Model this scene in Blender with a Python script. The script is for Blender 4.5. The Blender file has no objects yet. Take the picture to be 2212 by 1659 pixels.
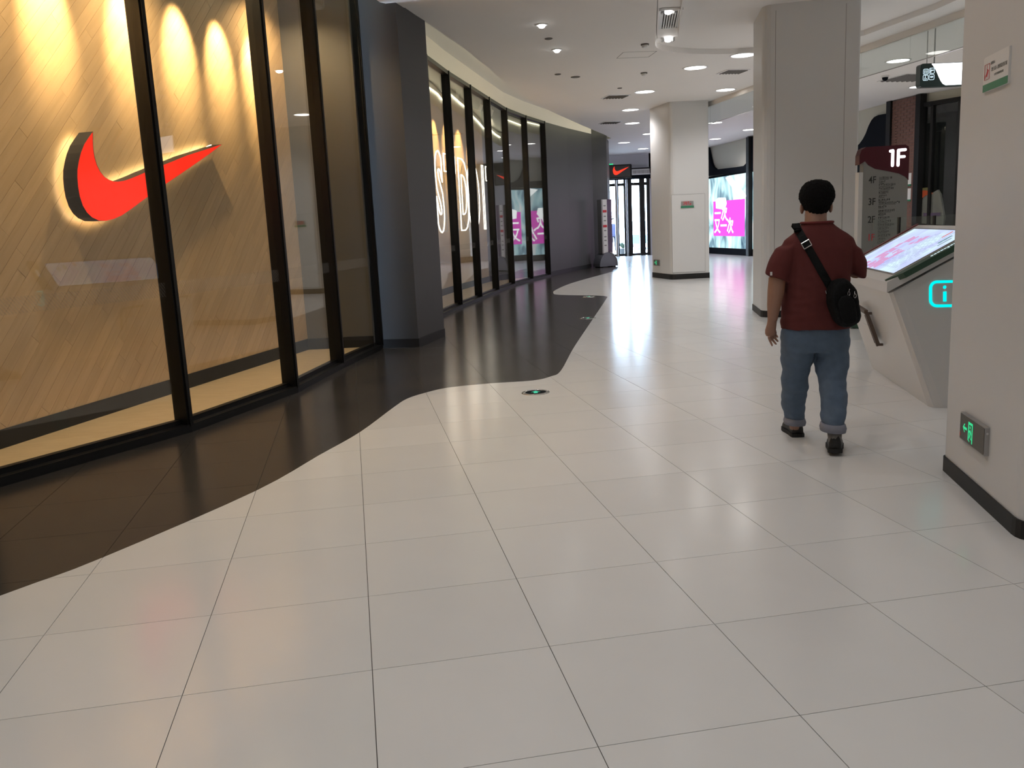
import bpy, bmesh, math, random
from math import pi, sin, cos, radians as R, hypot, atan2
from mathutils import Vector, Matrix, noise
from mathutils.geometry import delaunay_2d_cdt
from mathutils.bvhtree import BVHTree
random.seed(7)
S = bpy.context.scene
COL = S.collection
# ------------------------------------------------------------------ camera
CAMZ = 1.4904
WX, WY, WZ = (0.99882, -0.04848, 0.0), (-0.00869, -0.17912, 0.98379), (-0.04770, -0.98263, -0.17933)
cam = bpy.data.cameras.new('camera')
cam.sensor_width = 36.0
cam.lens = 36.0 * 1870 / 2212
cam.clip_end = 300
co = bpy.data.objects.new('camera', cam)
COL.objects.link(co)
m = Matrix(((WX[0], -WX[1], -WX[2], 0), (WY[0], -WY[1], -WY[2], 0), (WZ[0], -WZ[1], -WZ[2], CAMZ), (0, 0, 0, 1)))
co.matrix_world = m
S.camera = co
# ------------------------------------------------------------------ world, exposure
vs = S.view_settings
S.display_settings.display_device = 'sRGB'
vs.view_transform = 'Standard'
vs.look = 'None'
vs.gamma = 1.0
vs.use_curve_mapping = False
vs.exposure = 0.2
wd = bpy.data.worlds.new('sky')
S.world = wd
wd.use_nodes = True
bg = wd.node_tree.nodes['Background']
bg.inputs[0].default_value = (0.60, 0.76, 1.0, 1)
bg.inputs[1].default_value = 36.0
S.cycles.use_denoising = True
S.cycles.max_bounces = 8
S.cycles.diffuse_bounces = 6
S.cycles.glossy_bounces = 4
S.cycles.transparent_max_bounces = 16
S.cycles.transmission_bounces = 4
S.cycles.sample_clamp_indirect = 8
S.cycles.caustics_reflective = False
S.cycles.caustics_refractive = False
P_DOWN, P_BULB, P_SHOP, P_COVE, P_SIDE = 104.0, 33.0, 430.0, 7.0, 105.0
CEIL = 4.22
WARMW = (1.0, 0.96, 0.935)


def spot(loc, tgt, power, col, size=120, blend=0.6, rad=0.06, name='lamp'):
    l = bpy.data.lights.new(name, 'SPOT')
    l.energy, l.color, l.spot_size, l.spot_blend, l.shadow_soft_size = power, col, R(size), blend, rad
    o = bpy.data.objects.new(name, l)
    COL.objects.link(o)
    o.location = loc
    o.rotation_euler = (Vector(tgt) - Vector(loc)).to_track_quat('-Z', 'Y').to_euler()
    return o


# ceiling lamps: the two rows of small bulbs that run on over the camera, and the wide recessed ones
BULBS = [(0.653, 12.717), (0.973, 14.522)]
OUT_BULBS = [(0.653 - .325 * k, 12.717 - 1.82 * k) for k in range(1, 9)] + [(1.95 - .3 * k, 10.4 - 1.85 * k) for k in range(0, 8)]
SIDE = [(x, y) for x in (8.6, 11.4) for y in (-4.5, 0, 4.5, 9.0)] + [(9.2, 15.5), (11.2, 14.5), (-5.0, -2.0)]  # unseen lamps added off to the sides to raise bounce light on the ceiling
DOWN = [(4.291, 15.803), (3.687, 16.845), (3.19, 19.609), (5.02, 19.912), (3.309, 22.61), (3.804, 25.69), (4.402, 31.839),
        (5.562, 34.901), (4.837, 29.062), (6.409, 26.649), (7.725, 32.133), (8.151, 29.294), (9.767, 20.92), (7.603, 17.168), (7.9, 13.2), (6.9, 22.4)]
for x, y in SIDE:
    spot((x, y, CEIL - .03), (x, y, 0), P_SIDE, WARMW, 140, .8, .1, 'added_side_fill')
for x, y in BULBS + OUT_BULBS:
    spot((x, y, CEIL - .03), (x, y, 0), P_BULB * (1.5 if y > 9 else 1), WARMW, 118, .7, .05, 'ceiling_bulb_lamp')
for x, y in DOWN:
    cool = min(1, max(0, (y - 18) / 14))
    spot((x, y, CEIL - .04), (x, y, 0), P_DOWN, (1.0, .95 - .01 * cool, .91 + .08 * cool), 150, .8, .14, 'ceiling_downlight_lamp')


# ------------------------------------------------------------------ materials
def mat(name, col=(.5, .5, .5), rough=.5, metal=0.0, spec=.5, emit=None, es=1.0, bump=None, var=0.0, nscale=8.0, objvar=0.0, coat=0.0):
    mt = bpy.data.materials.new(name)
    mt.use_nodes = True
    nt = mt.node_tree
    b = nt.nodes['Principled BSDF']
    b.inputs['Base Color'].default_value = (*col, 1)
    b.inputs['Roughness'].default_value = rough
    b.inputs['Metallic'].default_value = metal
    b.inputs['Specular IOR Level'].default_value = spec
    b.inputs['Coat Weight'].default_value = coat
    if emit:
        b.inputs['Emission Color'].default_value = (*emit, 1)
        b.inputs['Emission Strength'].default_value = es
    if var or objvar or bump:
        tc = nt.nodes.new('ShaderNodeTexCoord')
        nz = nt.nodes.new('ShaderNodeTexNoise')
        nz.inputs['Scale'].default_value = nscale
        nz.inputs['Detail'].default_value = 5
        nt.links.new(tc.outputs['Object'], nz.inputs['Vector'])
        if var or objvar:
            hs = nt.nodes.new('ShaderNodeHueSaturation')
            hs.inputs['Color'].default_value = (*col, 1)
            mr = nt.nodes.new('ShaderNodeMapRange')
            mr.inputs[3].default_value = 1 - var
            mr.inputs[4].default_value = 1 + var
            nt.links.new(nz.outputs['Fac'], mr.inputs[0])
            src = mr.outputs[0]
            if objvar:
                oi = nt.nodes.new('ShaderNodeObjectInfo')
                m2 = nt.nodes.new('ShaderNodeMapRange')
                m2.inputs[3].default_value = 1 - objvar
                m2.inputs[4].default_value = 1 + objvar
                nt.links.new(oi.outputs['Random'], m2.inputs[0])
                mu = nt.nodes.new('ShaderNodeMath')
                mu.operation = 'MULTIPLY'
                nt.links.new(src, mu.inputs[0])
                nt.links.new(m2.outputs[0], mu.inputs[1])
                src = mu.outputs[0]
            nt.links.new(src, hs.inputs['Value'])
            nt.links.new(hs.outputs[0], b.inputs['Base Color'])
        if bump:
            bp = nt.nodes.new('ShaderNodeBump')
            bp.inputs['Strength'].default_value = bump
            bp.inputs['Distance'].default_value = .02
            nt.links.new(nz.outputs['Fac'], bp.inputs['Height'])
            nt.links.new(bp.outputs[0], b.inputs['Normal'])
    return mt


def emis(name, col, st):
    mt = bpy.data.materials.new(name)
    mt.use_nodes = True
    nt = mt.node_tree
    nt.nodes.clear()
    o = nt.nodes.new('ShaderNodeOutputMaterial')
    e = nt.nodes.new('ShaderNodeEmission')
    e.inputs[0].default_value = (*col, 1)
    e.inputs[1].default_value = st
    nt.links.new(e.outputs[0], o.inputs[0])
    return mt


def glass_mat(name, tint=(.97, .98, .97), f0=.04, grey=0.0):
    """Clear sheet glass: straight-through with mirror reflection rising at grazing angles."""
    mt = bpy.data.materials.new(name)
    mt.use_nodes = True
    nt = mt.node_tree
    nt.nodes.clear()
    o = nt.nodes.new('ShaderNodeOutputMaterial')
    t = nt.nodes.new('ShaderNodeBsdfTransparent')
    t.inputs[0].default_value = (*tint, 1)
    g = nt.nodes.new('ShaderNodeBsdfGlossy')
    g.inputs['Roughness'].default_value = 0.012
    lw = nt.nodes.new('ShaderNodeLayerWeight')
    lw.inputs[0].default_value = .5
    pw = nt.nodes.new('ShaderNodeMath')
    pw.operation = 'POWER'
    pw.inputs[1].default_value = 5
    ma = nt.nodes.new('ShaderNodeMath')
    ma.operation = 'MULTIPLY_ADD'
    ma.inputs[1].default_value = 1 - f0
    ma.inputs[2].default_value = f0
    mx = nt.nodes.new('ShaderNodeMixShader')
    nt.links.new(lw.outputs['Facing'], pw.inputs[0])
    nt.links.new(pw.outputs[0], ma.inputs[0])
    nt.links.new(ma.outputs[0], mx.inputs[0])
    nt.links.new(t.outputs[0], mx.inputs[1])
    nt.links.new(g.outputs[0], mx.inputs[2])
    nt.links.new(mx.outputs[0], o.inputs[0])
    return mt


def wood_mat(name, col, scale=(1, 14, 14), objvar=.16, rough=.42):
    mt = bpy.data.materials.new(name)
    mt.use_nodes = True
    nt = mt.node_tree
    b = nt.nodes['Principled BSDF']
    b.inputs['Roughness'].default_value = rough
    tc = nt.nodes.new('ShaderNodeTexCoord')
    mp = nt.nodes.new('ShaderNodeMapping')
    mp.inputs['Scale'].default_value = scale
    oi = nt.nodes.new('ShaderNodeObjectInfo')
    nz = nt.nodes.new('ShaderNodeTexNoise')
    nz.noise_dimensions = '4D'
    nz.inputs['Scale'].default_value = 2.2
    nz.inputs['Detail'].default_value = 6
    rr = nt.nodes.new('ShaderNodeMath')
    rr.operation = 'MULTIPLY'
    rr.inputs[1].default_value = 40
    nt.links.new(oi.outputs['Random'], rr.inputs[0])
    nt.links.new(rr.outputs[0], nz.inputs['W'])
    nt.links.new(tc.outputs['Object'], mp.inputs[0])
    nt.links.new(mp.outputs[0], nz.inputs['Vector'])
    cr = nt.nodes.new('ShaderNodeValToRGB')
    cr.color_ramp.elements[0].position = .3
    cr.color_ramp.elements[1].position = .72
    cr.color_ramp.elements[0].color = (col[0] * .9, col[1] * .88, col[2] * .84, 1)
    cr.color_ramp.elements[1].color = (col[0] * 1.05, col[1] * 1.05, col[2] * 1.04, 1)
    nt.links.new(nz.outputs['Fac'], cr.inputs[0])
    hs = nt.nodes.new('ShaderNodeHueSaturation')
    m2 = nt.nodes.new('ShaderNodeMapRange')
    m2.inputs[3].default_value = 1 - objvar
    m2.inputs[4].default_value = 1 + objvar * .6
    nt.links.new(oi.outputs['Random'], m2.inputs[0])
    nt.links.new(m2.outputs[0], hs.inputs['Value'])
    nt.links.new(cr.outputs[0], hs.inputs['Color'])
    nt.links.new(hs.outputs[0], b.inputs['Base Color'])
    return mt


M = dict(
    tile=mat('white_tile', (.685, .695, .695), .17, var=.03, nscale=3, objvar=.025),
    dtile=mat('dark_tile', (.048, .044, .041), .2, spec=.36, var=.06, nscale=3, objvar=.05),
    grout=mat('grout', (.06, .055, .05), .8),
    plaster=mat('ceiling_paint', (.84, .82, .80), .75, var=.015, nscale=1),
    column=mat('column_paint', (.625, .63, .63), .42, var=.02, nscale=2),
    grey=mat('grey_paint', (.058, .058, .060), .55, var=.05, nscale=3),
    rgrey=mat('return_wall_paint', (.13, .122, .11), .55, var=.03, nscale=3),
    fascia=mat('fascia_paint', (.76, .72, .67), .6),
    bluewall=mat('far_wall_paint', (.50, .50, .53), .7),
    cream=mat('cream_paint', (.62, .60, .50), .7),
    black=mat('black_metal', (.007, .007, .007), .45, spec=.3),
    blackp=mat('black_panel', (.008, .010, .014), .7, spec=.03),
    skirt=mat('dark_skirting', (.016, .016, .016), .5, spec=.3),
    wood=wood_mat('plank_wood', (.66, .455, .25), objvar=.09),
    wood2=wood_mat('far_panel_wood', (.62, .42, .22), (8, 8, .8), .0),
    ply=wood_mat('display_floor_ply', (.58, .46, .30), (3, 9, 3), .0),
    dark=mat('dark_void', (.03, .028, .026), .7),
    glass=glass_mat('shop_glass'),
    glass2=glass_mat('clear_panel_glass', (.90, .93, .92), .05),
    white=mat('white_lacquer', (.64, .635, .625), .3),
    whiteb=mat('white_plastic', (.75, .75, .74), .35),
    alu=mat('brushed_aluminium', (.42, .42, .42), .35, metal=.7),
    steel=mat('polished_steel', (.6, .6, .6), .22, metal=1),
    green=mat('green_panel', (.028, .075, .045), .35),
    dgreen=mat('dark_green_panel', (.010, .030, .028), .3),
    signgreen=mat('sign_green', (.03, .22, .11), .4),
    maroon=mat('maroon_panel', (.075, .008, .016), .4, spec=.3),
    boardgrey=mat('board_grey', (.23, .23, .22), .4),
    ink=mat('dark_ink', (.03, .03, .03), .6),
    greyink=mat('grey_ink', (.22, .23, .22), .6),
    redink=mat('red_ink', (.55, .04, .05), .5),
    brick=mat('red_brown_brick', (.20, .105, .085), .8, var=.25, nscale=30),
    mortar=mat('mortar', (.16, .12, .11), .9),
    skin=mat('skin', (.30, .165, .115), .5, var=.05, nscale=20),
    hair=mat('black_hair', (.006, .0055, .0055), .9, spec=.12, bump=.6, nscale=160),
    shirt=mat('maroon_cotton', (.108, .027, .026), .9, spec=.2, var=.06, nscale=40),
    jeans=mat('blue_denim', (.085, .125, .185), .85, var=.16, nscale=26),
    cuff=mat('denim_inside', (.20, .21, .26), .9, var=.08, nscale=40),
    shoe=mat('black_shoe', (.008, .008, .008), .5),
    sock=mat('grey_sock', (.2, .19, .18), .9),
    bag=mat('black_nylon', (.005, .0055, .006), .75, spec=.18, bump=.3, nscale=120),
    redface=emis('lit_red_face', (1.0, .022, .006), 1.15),
    halo=emis('warm_halo_light', (1.0, .80, .45), 13.0),
    neon=emis('neon_white', (1.0, .92, .78), 4.5),
    lampw=emis('lamp_white', (1.0, .97, .93), 7.0),
    lampb=emis('bulb_white', (1.0, .97, .94), 14.0),
    panelw=emis('sign_white', (.97, .97, 1.0), 2.2),
    signlit=emis('sign_icon_light', (.70, .90, 1.0), 1.1),
    cyan=emis('cyan_light', (.0, .85, .80), 1.1),
    exitg=emis('exit_green', (.06, .80, .33), .75),
    magenta=emis('magenta_screen', (.95, .10, .72), 1.15),
    screenw=emis('screen_white', (.95, 1.0, 1.0), 2.0),
    onef=emis('numeral_white', (.96, .93, 1.0), 2.6),
    cove=emis('cove_strip', (1.0, .97, .66), P_COVE),
    paving=mat('outside_paving', (.55, .56, .58), .8),
    carpaint=mat('shaded_teal_car', (.045, .075, .072), .4),  # pale paint darkened: shade from the strong sky is put into the colour
    carglass=mat('car_glass', (.03, .05, .05), .1),
    rubber=mat('rubber', (.015, .015, .015), .8),
    leaf=mat('leaf_green', (.010, .03, .014), .6, var=.3, nscale=20),
    bshirt=mat('blue_shirt', (.010, .012, .035), .9),  # shade under a canopy is put into this shirt colour
    dtrous=mat('dark_trousers', (.002, .003, .006), .9),  # darkened likewise, canopy shade is in the cloth colour
    orange=mat('orange_cloth', (.55, .08, .02), .8),
    olive=mat('olive_cloth', (.16, .14, .05), .8),
    mann=mat('mannequin_grey', (.35, .33, .30), .5),
    poster=mat('poster_mauve', (.10, .07, .12), .5, var=.5, nscale=3),
    standgrey=mat('stand_silver', (.20, .21, .25), .4, metal=.3),
    brown=mat('brown_metal', (.10, .070, .055), .5),
    pinkpaper=mat('pink_paper', (.55, .33, .33), .7),
    paper=mat('white_paper', (.72, .72, .72), .7),
)


# ------------------------------------------------------------------ mesh helpers
class MB:
    def __init__(s):
        s.v, s.f, s.mi = [], [], []

    def add(s, vs_, fs, mi=0):
        n = len(s.v)
        s.v += [tuple(p) for p in vs_]
        s.f += [tuple(i + n for i in f) for f in fs]
        s.mi += [mi] * len(fs)
        return s

    def box(s, c, d, rz=0.0, mi=0, mx=None):
        vs_ = []
        for x in (-.5, .5):
            for y in (-.5, .5):
                for z in (-.5, .5):
                    p = Vector((x * d[0], y * d[1], z * d[2]))
                    if mx is not None:
                        p = mx @ p
                    elif rz:
                        p = Matrix.Rotation(rz, 3, 'Z') @ p
                    vs_.append(Vector(c) + p)
        return s.add(vs_, [(0, 1, 3, 2), (4, 6, 7, 5), (0, 4, 5, 1), (2, 3, 7, 6), (0, 2, 6, 4), (1, 5, 7, 3)], mi)

    def prism(s, poly, z0, z1, mi=0, mx=None, caps=(1, 1)):
        n = len(poly)
        if sum(poly[i][0] * poly[(i + 1) % n][1] - poly[(i + 1) % n][0] * poly[i][1] for i in range(n)) < 0:
            poly = poly[::-1]
        vs_ = [Vector((p[0], p[1], z0)) for p in poly] + [Vector((p[0], p[1], z1)) for p in poly]
        if mx is not None:
            vs_ = [mx @ p for p in vs_]
        fs = [(i, (i + 1) % n, n + (i + 1) % n, n + i) for i in range(n)]
        if caps[0]:
            fs.append(tuple(range(n - 1, -1, -1)))
        if caps[1]:
            fs.append(tuple(range(n, 2 * n)))
        return s.add(vs_, fs, mi)

    def bar(s, a, b, w, d, mi=0, up=(0, 0, 1)):
        """Rectangular bar from a to b; w across, d along the third axis."""
        a, b = Vector(a), Vector(b)
        z = (b - a)
        L = z.length
        z.normalize()
        u = Vector(up)
        if abs(z.dot(u)) > .98:
            u = Vector((0, 1, 0))
        x = u.cross(z).normalized()
        y = z.cross(x)
        mx = Matrix((x, y, z)).transposed()
        return s.box((a + b) / 2, (w, d, L), mx=mx, mi=mi)

    def tube(s, pts, r, n=8, mi=0, closed=False):
        pts = [Vector(p) for p in pts]
        k = len(pts)
        rs = r if isinstance(r, (list, tuple)) else [r] * k
        rings = []
        prev = None
        for i, p in enumerate(pts):
            a = pts[i - 1] if i else (pts[-1] if closed else p)
            b = pts[i + 1] if i < k - 1 else (pts[0] if closed else p)
            t = (b - a).normalized()
            if prev is None:
                x = t.orthogonal().normalized()
            else:
                x = (prev - t * prev.dot(t)).normalized()
            prev = x
            y = t.cross(x)
            rings.append([p + (x * cos(2 * pi * j / n) + y * sin(2 * pi * j / n)) * rs[i] for j in range(n)])
        s.rings(rings, mi, closed)
        return s

    def rings(s, rings, mi=0, closed=False, caps=True):
        n = len(rings[0])
        base = [p for r_ in rings for p in r_]
        fs = []
        k = len(rings)
        for i in range(k if closed else k - 1):
            j2 = (i + 1) % k
            for j in range(n):
                fs.append((i * n + j, i * n + (j + 1) % n, j2 * n + (j + 1) % n, j2 * n + j))
        if not closed and caps:
            fs.append(tuple(range(n - 1, -1, -1)))
            fs.append(tuple((k - 1) * n + j for j in range(n)))
        return s.add(base, fs, mi)

    def lathe(s, prof, c=(0, 0, 0), n=24, mi=0, mx=None):
        rings = []
        for r_, z in prof:
            ring = [Vector((r_ * cos(2 * pi * j / n), r_ * sin(2 * pi * j / n), z)) for j in range(n)]
            rings.append([(mx @ p if mx is not None else p) + Vector(c) for p in ring])
        return s.rings(rings, mi)

    def ell(s, c, rad, n=16, k=10, mi=0, mx=None):
        prof = []
        rings = []
        for i in range(k + 1):
            t = -pi / 2 + pi * (i + .02) / (k + .04)
            rings.append([Vector((rad[0] * cos(t) * cos(2 * pi * j / n), rad[1] * cos(t) * sin(2 * pi * j / n), rad[2] * sin(t))) for j in range(n)])
        rings = [[(mx @ p if mx is not None else p) + Vector(c) for p in r_] for r_ in rings]
        return s.rings(rings, mi)

    def mesh(s, name, mats, smooth=False):
        me = bpy.data.meshes.new(name)
        me.from_pydata([tuple(p) for p in s.v], [], s.f)
        for q in (mats if isinstance(mats, (list, tuple)) else [mats]):
            me.materials.append(q)
        if any(s.mi):
            me.polygons.foreach_set('material_index', s.mi)
        if smooth:
            me.polygons.foreach_set('use_smooth', [True] * len(me.polygons))
        me.update()
        return me


def obj(name, mb, mt, parent=None, smooth=False, loc=None):
    me = mb if isinstance(mb, bpy.types.Mesh) else mb.mesh(name, mt, smooth)
    o = bpy.data.objects.new(name, me)
    COL.objects.link(o)
    if parent is not None:
        o.parent = parent
        o.matrix_parent_inverse = Matrix.Translation(parent.location).inverted() if not parent.rotation_euler[2] else parent.matrix_basis.inverted()
    if loc is not None:
        o.location = loc
    return o


def tag(o, label, cat, group=None, kind=None):
    o['label'] = label
    o['category'] = cat
    if group:
        o['group'] = group
    if kind:
        o['kind'] = kind
    return o


def thing(name, label, cat, loc=(0, 0, 0), group=None):
    o = bpy.data.objects.new(name, None)
    o.empty_display_size = .1
    COL.objects.link(o)
    o.location = loc
    return tag(o, label, cat, group)


def struct(name, mb, mt, parent=None, label=None, smooth=False):
    o = obj(name, mb, mt, parent, smooth)
    if parent is None:
        o['kind'] = 'structure'
    if label:
        o['label'] = label
    return o


def copy_tree(o, parent=None, loc=None):
    c = o.copy()
    COL.objects.link(c)
    if parent is not None:
        c.parent = parent
    if loc is not None:
        c.location = loc
    for ch in list(o.children):
        copy_tree(ch, c)
    return c


def at(u, v, y):
    """The point at depth y (metres ahead of the camera) that the photo shows at pixel u, v."""
    a, b = (u - 1106) / 1870, (v - 829.5) / 1870
    d = [w[0] * a + w[1] * b + w[2] for w in (WX, WY, WZ)]
    k = y / d[1]
    return Vector((d[0] * k, y, CAMZ + d[2] * k))


def ray(u, v):
    a, b = (u - 1106) / 1870, (v - 829.5) / 1870
    return Vector([w[0] * a + w[1] * b + w[2] for w in (WX, WY, WZ)])


def onwall(u, v, A, B, off=0.0):
    """Where the sight line of pixel u, v meets the vertical plane through A and B moved off metres along its normal."""
    n = Vector((B[1] - A[1], -(B[0] - A[0]), 0)).normalized()
    if n.dot(Vector((-A[0], -A[1], 0))) < 0:
        n = -n
    d = ray(u, v)
    o = Vector((0, 0, CAMZ))
    k = n.dot(Vector((A[0], A[1], 0)) + n * off - o) / n.dot(d)
    return o + d * k


def frame_mx(origin, xdir, n):
    """Matrix whose local x runs along xdir, local y is up and local z is the outward normal n."""
    x = Vector(xdir).normalized()
    z = Vector(n).normalized()
    y = z.cross(x).normalized()
    m_ = Matrix((x, y, z)).transposed().to_4x4()
    m_.translation = Vector(origin)
    return m_


def text_mb(body, size, mx, depth=.002, align='CENTER', sx=1.0, bevel=None, fill=True, bold=0.0):
    cu = bpy.data.curves.new('lettering', 'FONT')
    cu.body = body
    cu.size = size
    cu.align_x = align
    cu.align_y = 'CENTER'
    cu.extrude = depth
    cu.resolution_u = 4
    cu.offset = bold
    if not fill:
        cu.fill_mode = 'NONE'
        cu.extrude = 0
        cu.bevel_depth = bevel
        cu.bevel_resolution = 1
    o = bpy.data.objects.new('lettering', cu)
    COL.objects.link(o)
    dg = bpy.context.evaluated_depsgraph_get()
    me = bpy.data.meshes.new_from_object(o.evaluated_get(dg))
    mb = MB()
    sc = Matrix.Diagonal((sx, 1, 1, 1))
    mb.add([mx @ (sc @ v.co) for v in me.vertices], [tuple(p.vertices) for p in me.polygons])
    bpy.data.objects.remove(o)
    bpy.data.curves.remove(cu)
    bpy.data.meshes.remove(me)
    return mb


def pip(p, poly):
    c = False
    n = len(poly)
    for i in range(n):
        a, b = poly[i], poly[(i + 1) % n]
        if (a[1] > p[1]) != (b[1] > p[1]) and p[0] < (b[0] - a[0]) * (p[1] - a[1]) / (b[1] - a[1]) + a[0]:
            c = not c
    return c


def cdt(loops, segs=()):
    vs_, es = [], []
    for lp in loops:
        n = len(vs_)
        vs_ += [Vector((p[0], p[1])) for p in lp]
        es += [(n + i, n + (i + 1) % len(lp)) for i in range(len(lp))]
    for sg in segs:
        n = len(vs_)
        vs_ += [Vector((p[0], p[1])) for p in sg]
        es += [(n + i, n + i + 1) for i in range(len(sg) - 1)]
    r_ = delaunay_2d_cdt(vs_, es, [], 0, 1e-5)
    return r_[0], r_[2]


def rrect(w, h, r_, n=5):
    out = []
    for cx_, cy_, a0 in ((w / 2 - r_, h / 2 - r_, 0), (-w / 2 + r_, h / 2 - r_, pi / 2), (-w / 2 + r_, -h / 2 + r_, pi), (w / 2 - r_, -h / 2 + r_, 1.5 * pi)):
        out += [(cx_ + r_ * cos(a0 + pi / 2 * i / n), cy_ + r_ * sin(a0 + pi / 2 * i / n)) for i in range(n + 1)]
    return out


def rounded_poly(pts, rad, n=5):
    """Round each corner of a polygon with the given radius (list or number)."""
    out = []
    k = len(pts)
    for i in range(k):
        r_ = rad[i] if isinstance(rad, (list, tuple)) else rad
        p = Vector(pts[i])
        a = (Vector(pts[i - 1]) - p)
        b = (Vector(pts[(i + 1) % k]) - p)
        if r_ <= 0:
            out.append(tuple(p))
            continue
        a.normalize()
        b.normalize()
        for t in range(n + 1):
            t /= n
            out.append(tuple((p + a * r_) * (1 - t) ** 2 + p * 2 * t * (1 - t) + (p + b * r_) * t * t))
    return out


def catmull(pts, n=6):
    pts = [Vector(p) for p in pts]
    out = []
    for i in range(len(pts) - 1):
        p0 = pts[max(i - 1, 0)]
        p1, p2 = pts[i], pts[i + 1]
        p3 = pts[min(i + 2, len(pts) - 1)]
        for k in range(n):
            t = k / n
            out.append(.5 * ((2 * p1) + (p2 - p0) * t + (2 * p0 - 5 * p1 + 4 * p2 - p3) * t * t + (3 * p1 - p0 - 3 * p2 + p3) * t ** 3))
    out.append(pts[-1])
    return out
# ------------------------------------------------------------------ plan of the place (metres; camera stands at 0,0)
TILE = .63
TI, TJ = Vector((.98468, .17438)), Vector((-.17438, .98468))
TO = Vector((-1.6629, 1.9407))
NEAR = [(-6.6, 1.6), (-5.45, 2.75), (-4.36, 3.98), (-3.42, 5.33), (-2.63, 6.77), (-2.15, 8.30), (-1.965, 9.74), (-1.72, 11.16)]      # mullions of the first shop window
FAR = [(-1.62, 12.05), (-1.45, 13.35), (-1.21, 14.98), (-.945, 16.61), (-.61, 18.30), (-.26, 20.1), (.13, 22.0), (.65, 23.7), (1.21, 25.2)]
DW = [(1.21, 25.2), (2.02, 27.2), (2.99, 29.36)]
BACK1 = [(-2.60, 11.05), (-3.93, 5.70), (-5.0, 4.35), (-7.3, 1.75)]
BACK2 = [(-2.35, 13.4), (-2.08, 15.2), (-1.75, 17.4), (-1.22, 20.2), (-.47, 23.3)]
CEDGE_NEAR = [(-6.1, 1.2), (-4.9, 2.4), (-3.85, 3.8), (-2.95, 5.3), (-2.28, 6.8), (-1.84, 8.3), (-1.62, 9.8), (-1.37, 11.12)]
CEDGE = [(-1.10, 11.45), (-.901, 12.308), (-.503, 14.024), (-.12, 16.0), (.139, 17.476), (.68, 20.1), (1.423, 22.622), (2.35, 25.6), (3.346, 28.657), (3.72, 30.0)]
SHOPS = [(8.25, 37.3), (8.43, 35.9), (8.97, 32.0), (10.18, 25.4), (10.33, 23.5), (10.54, 22.44), (11.06, 21.4), (12.6, 18.6), (13.0, 17.0)]
DARK = [(-4.2, .9), (-2.95, 2.55), (-2.294, 3.598), (-2.033, 4.007), (-1.568, 5.019), (-1.352, 5.803), (-1.176, 6.451), (-1.032, 7.328), (-.953, 7.697), (-.807, 7.948), (-.604, 8.154),
        (-.206, 8.269), (.2, 8.311), (.392, 8.50), (.514, 8.825), (.778, 10.474), (1.303, 13.442), (1.95, 17.1), (1.99, 17.45), (1.88, 17.8), (1.10, 18.5), (1.008, 19.1), (1.10, 19.9),
        (1.479, 21.477), (2.027, 23.119), (3.319, 26.508), (4.4, 29.3), (4.75, 31.2)]
dark_line = [tuple(p) for p in catmull([Vector((*p, 0)) for p in DARK], 4)]
_dl = []
for _a, _b in zip(dark_line[:-1], dark_line[1:]):
    _n = max(1, int(hypot(_b[0] - _a[0], _b[1] - _a[1]) / .12))
    _dl += [(_a[0] + (_b[0] - _a[0]) * t / _n, _a[1] + (_b[1] - _a[1]) * t / _n) for t in range(_n)]
dark_line = _dl + [(dark_line[-1][0], dark_line[-1][1])]
dark_poly = dark_line + [(3.9, 34), (-9, 34), (-9, .9)]

# ------------------------------------------------------------------ floor: grout bed + tiles as separate pieces
floor = struct('floor', MB().prism([(-7, -6.6), (13.4, -6.6), (13.4, 38.6), (-7, 38.6)], -.2, -.004), M['grout'], label='mall floor of large pale and dark tiles')
corr = [(x + .0, y) for x, y in NEAR] + [(-1.2, 11.2)] + FAR[1:] + DW[1:] + [(3.5, 29.8), (3.9, 37.2)] + SHOPS + [(13, -6), (-7, -6)]
G_ = .0014


def cellpt(i, j):
    return TO + TI * (i * TILE) + TJ * (j * TILE)


full = MB().prism([(G_, G_), (TILE - G_, G_), (TILE - G_, TILE - G_), (G_, TILE - G_)], -.012, 0, caps=(0, 1))
me_w, me_d = full.mesh('tile', M['tile']), full.mesh('tile', M['dtile'])
trot = Matrix.Rotation(atan2(TI.y, TI.x), 4, 'Z')
cells = []
for i in range(-9, 26):
    for j in range(-14, 66):
        q = [cellpt(i + a, j + b) for a, b in ((0, 0), (1, 0), (1, 1), (0, 1))]
        c = sum(q, Vector((0, 0))) / 4
        if not (pip(c, corr) or any(pip(k, corr) for k in q)) or c.y > 37.6:
            continue
        fwd = c.y * .98379 - .17912 * 0 + .17933 * CAMZ
        u = 1106 + 1870 * c.x / max(c.y, .01)
        seen = c.y > 1.6 and -160 < u < 2380
        cells.append((0 if seen else 1, c.y if seen else c.length + 100, i, j, q, c))
cells.sort(key=lambda t: t[:2])
stuff = MB()
n_single = 0
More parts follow.
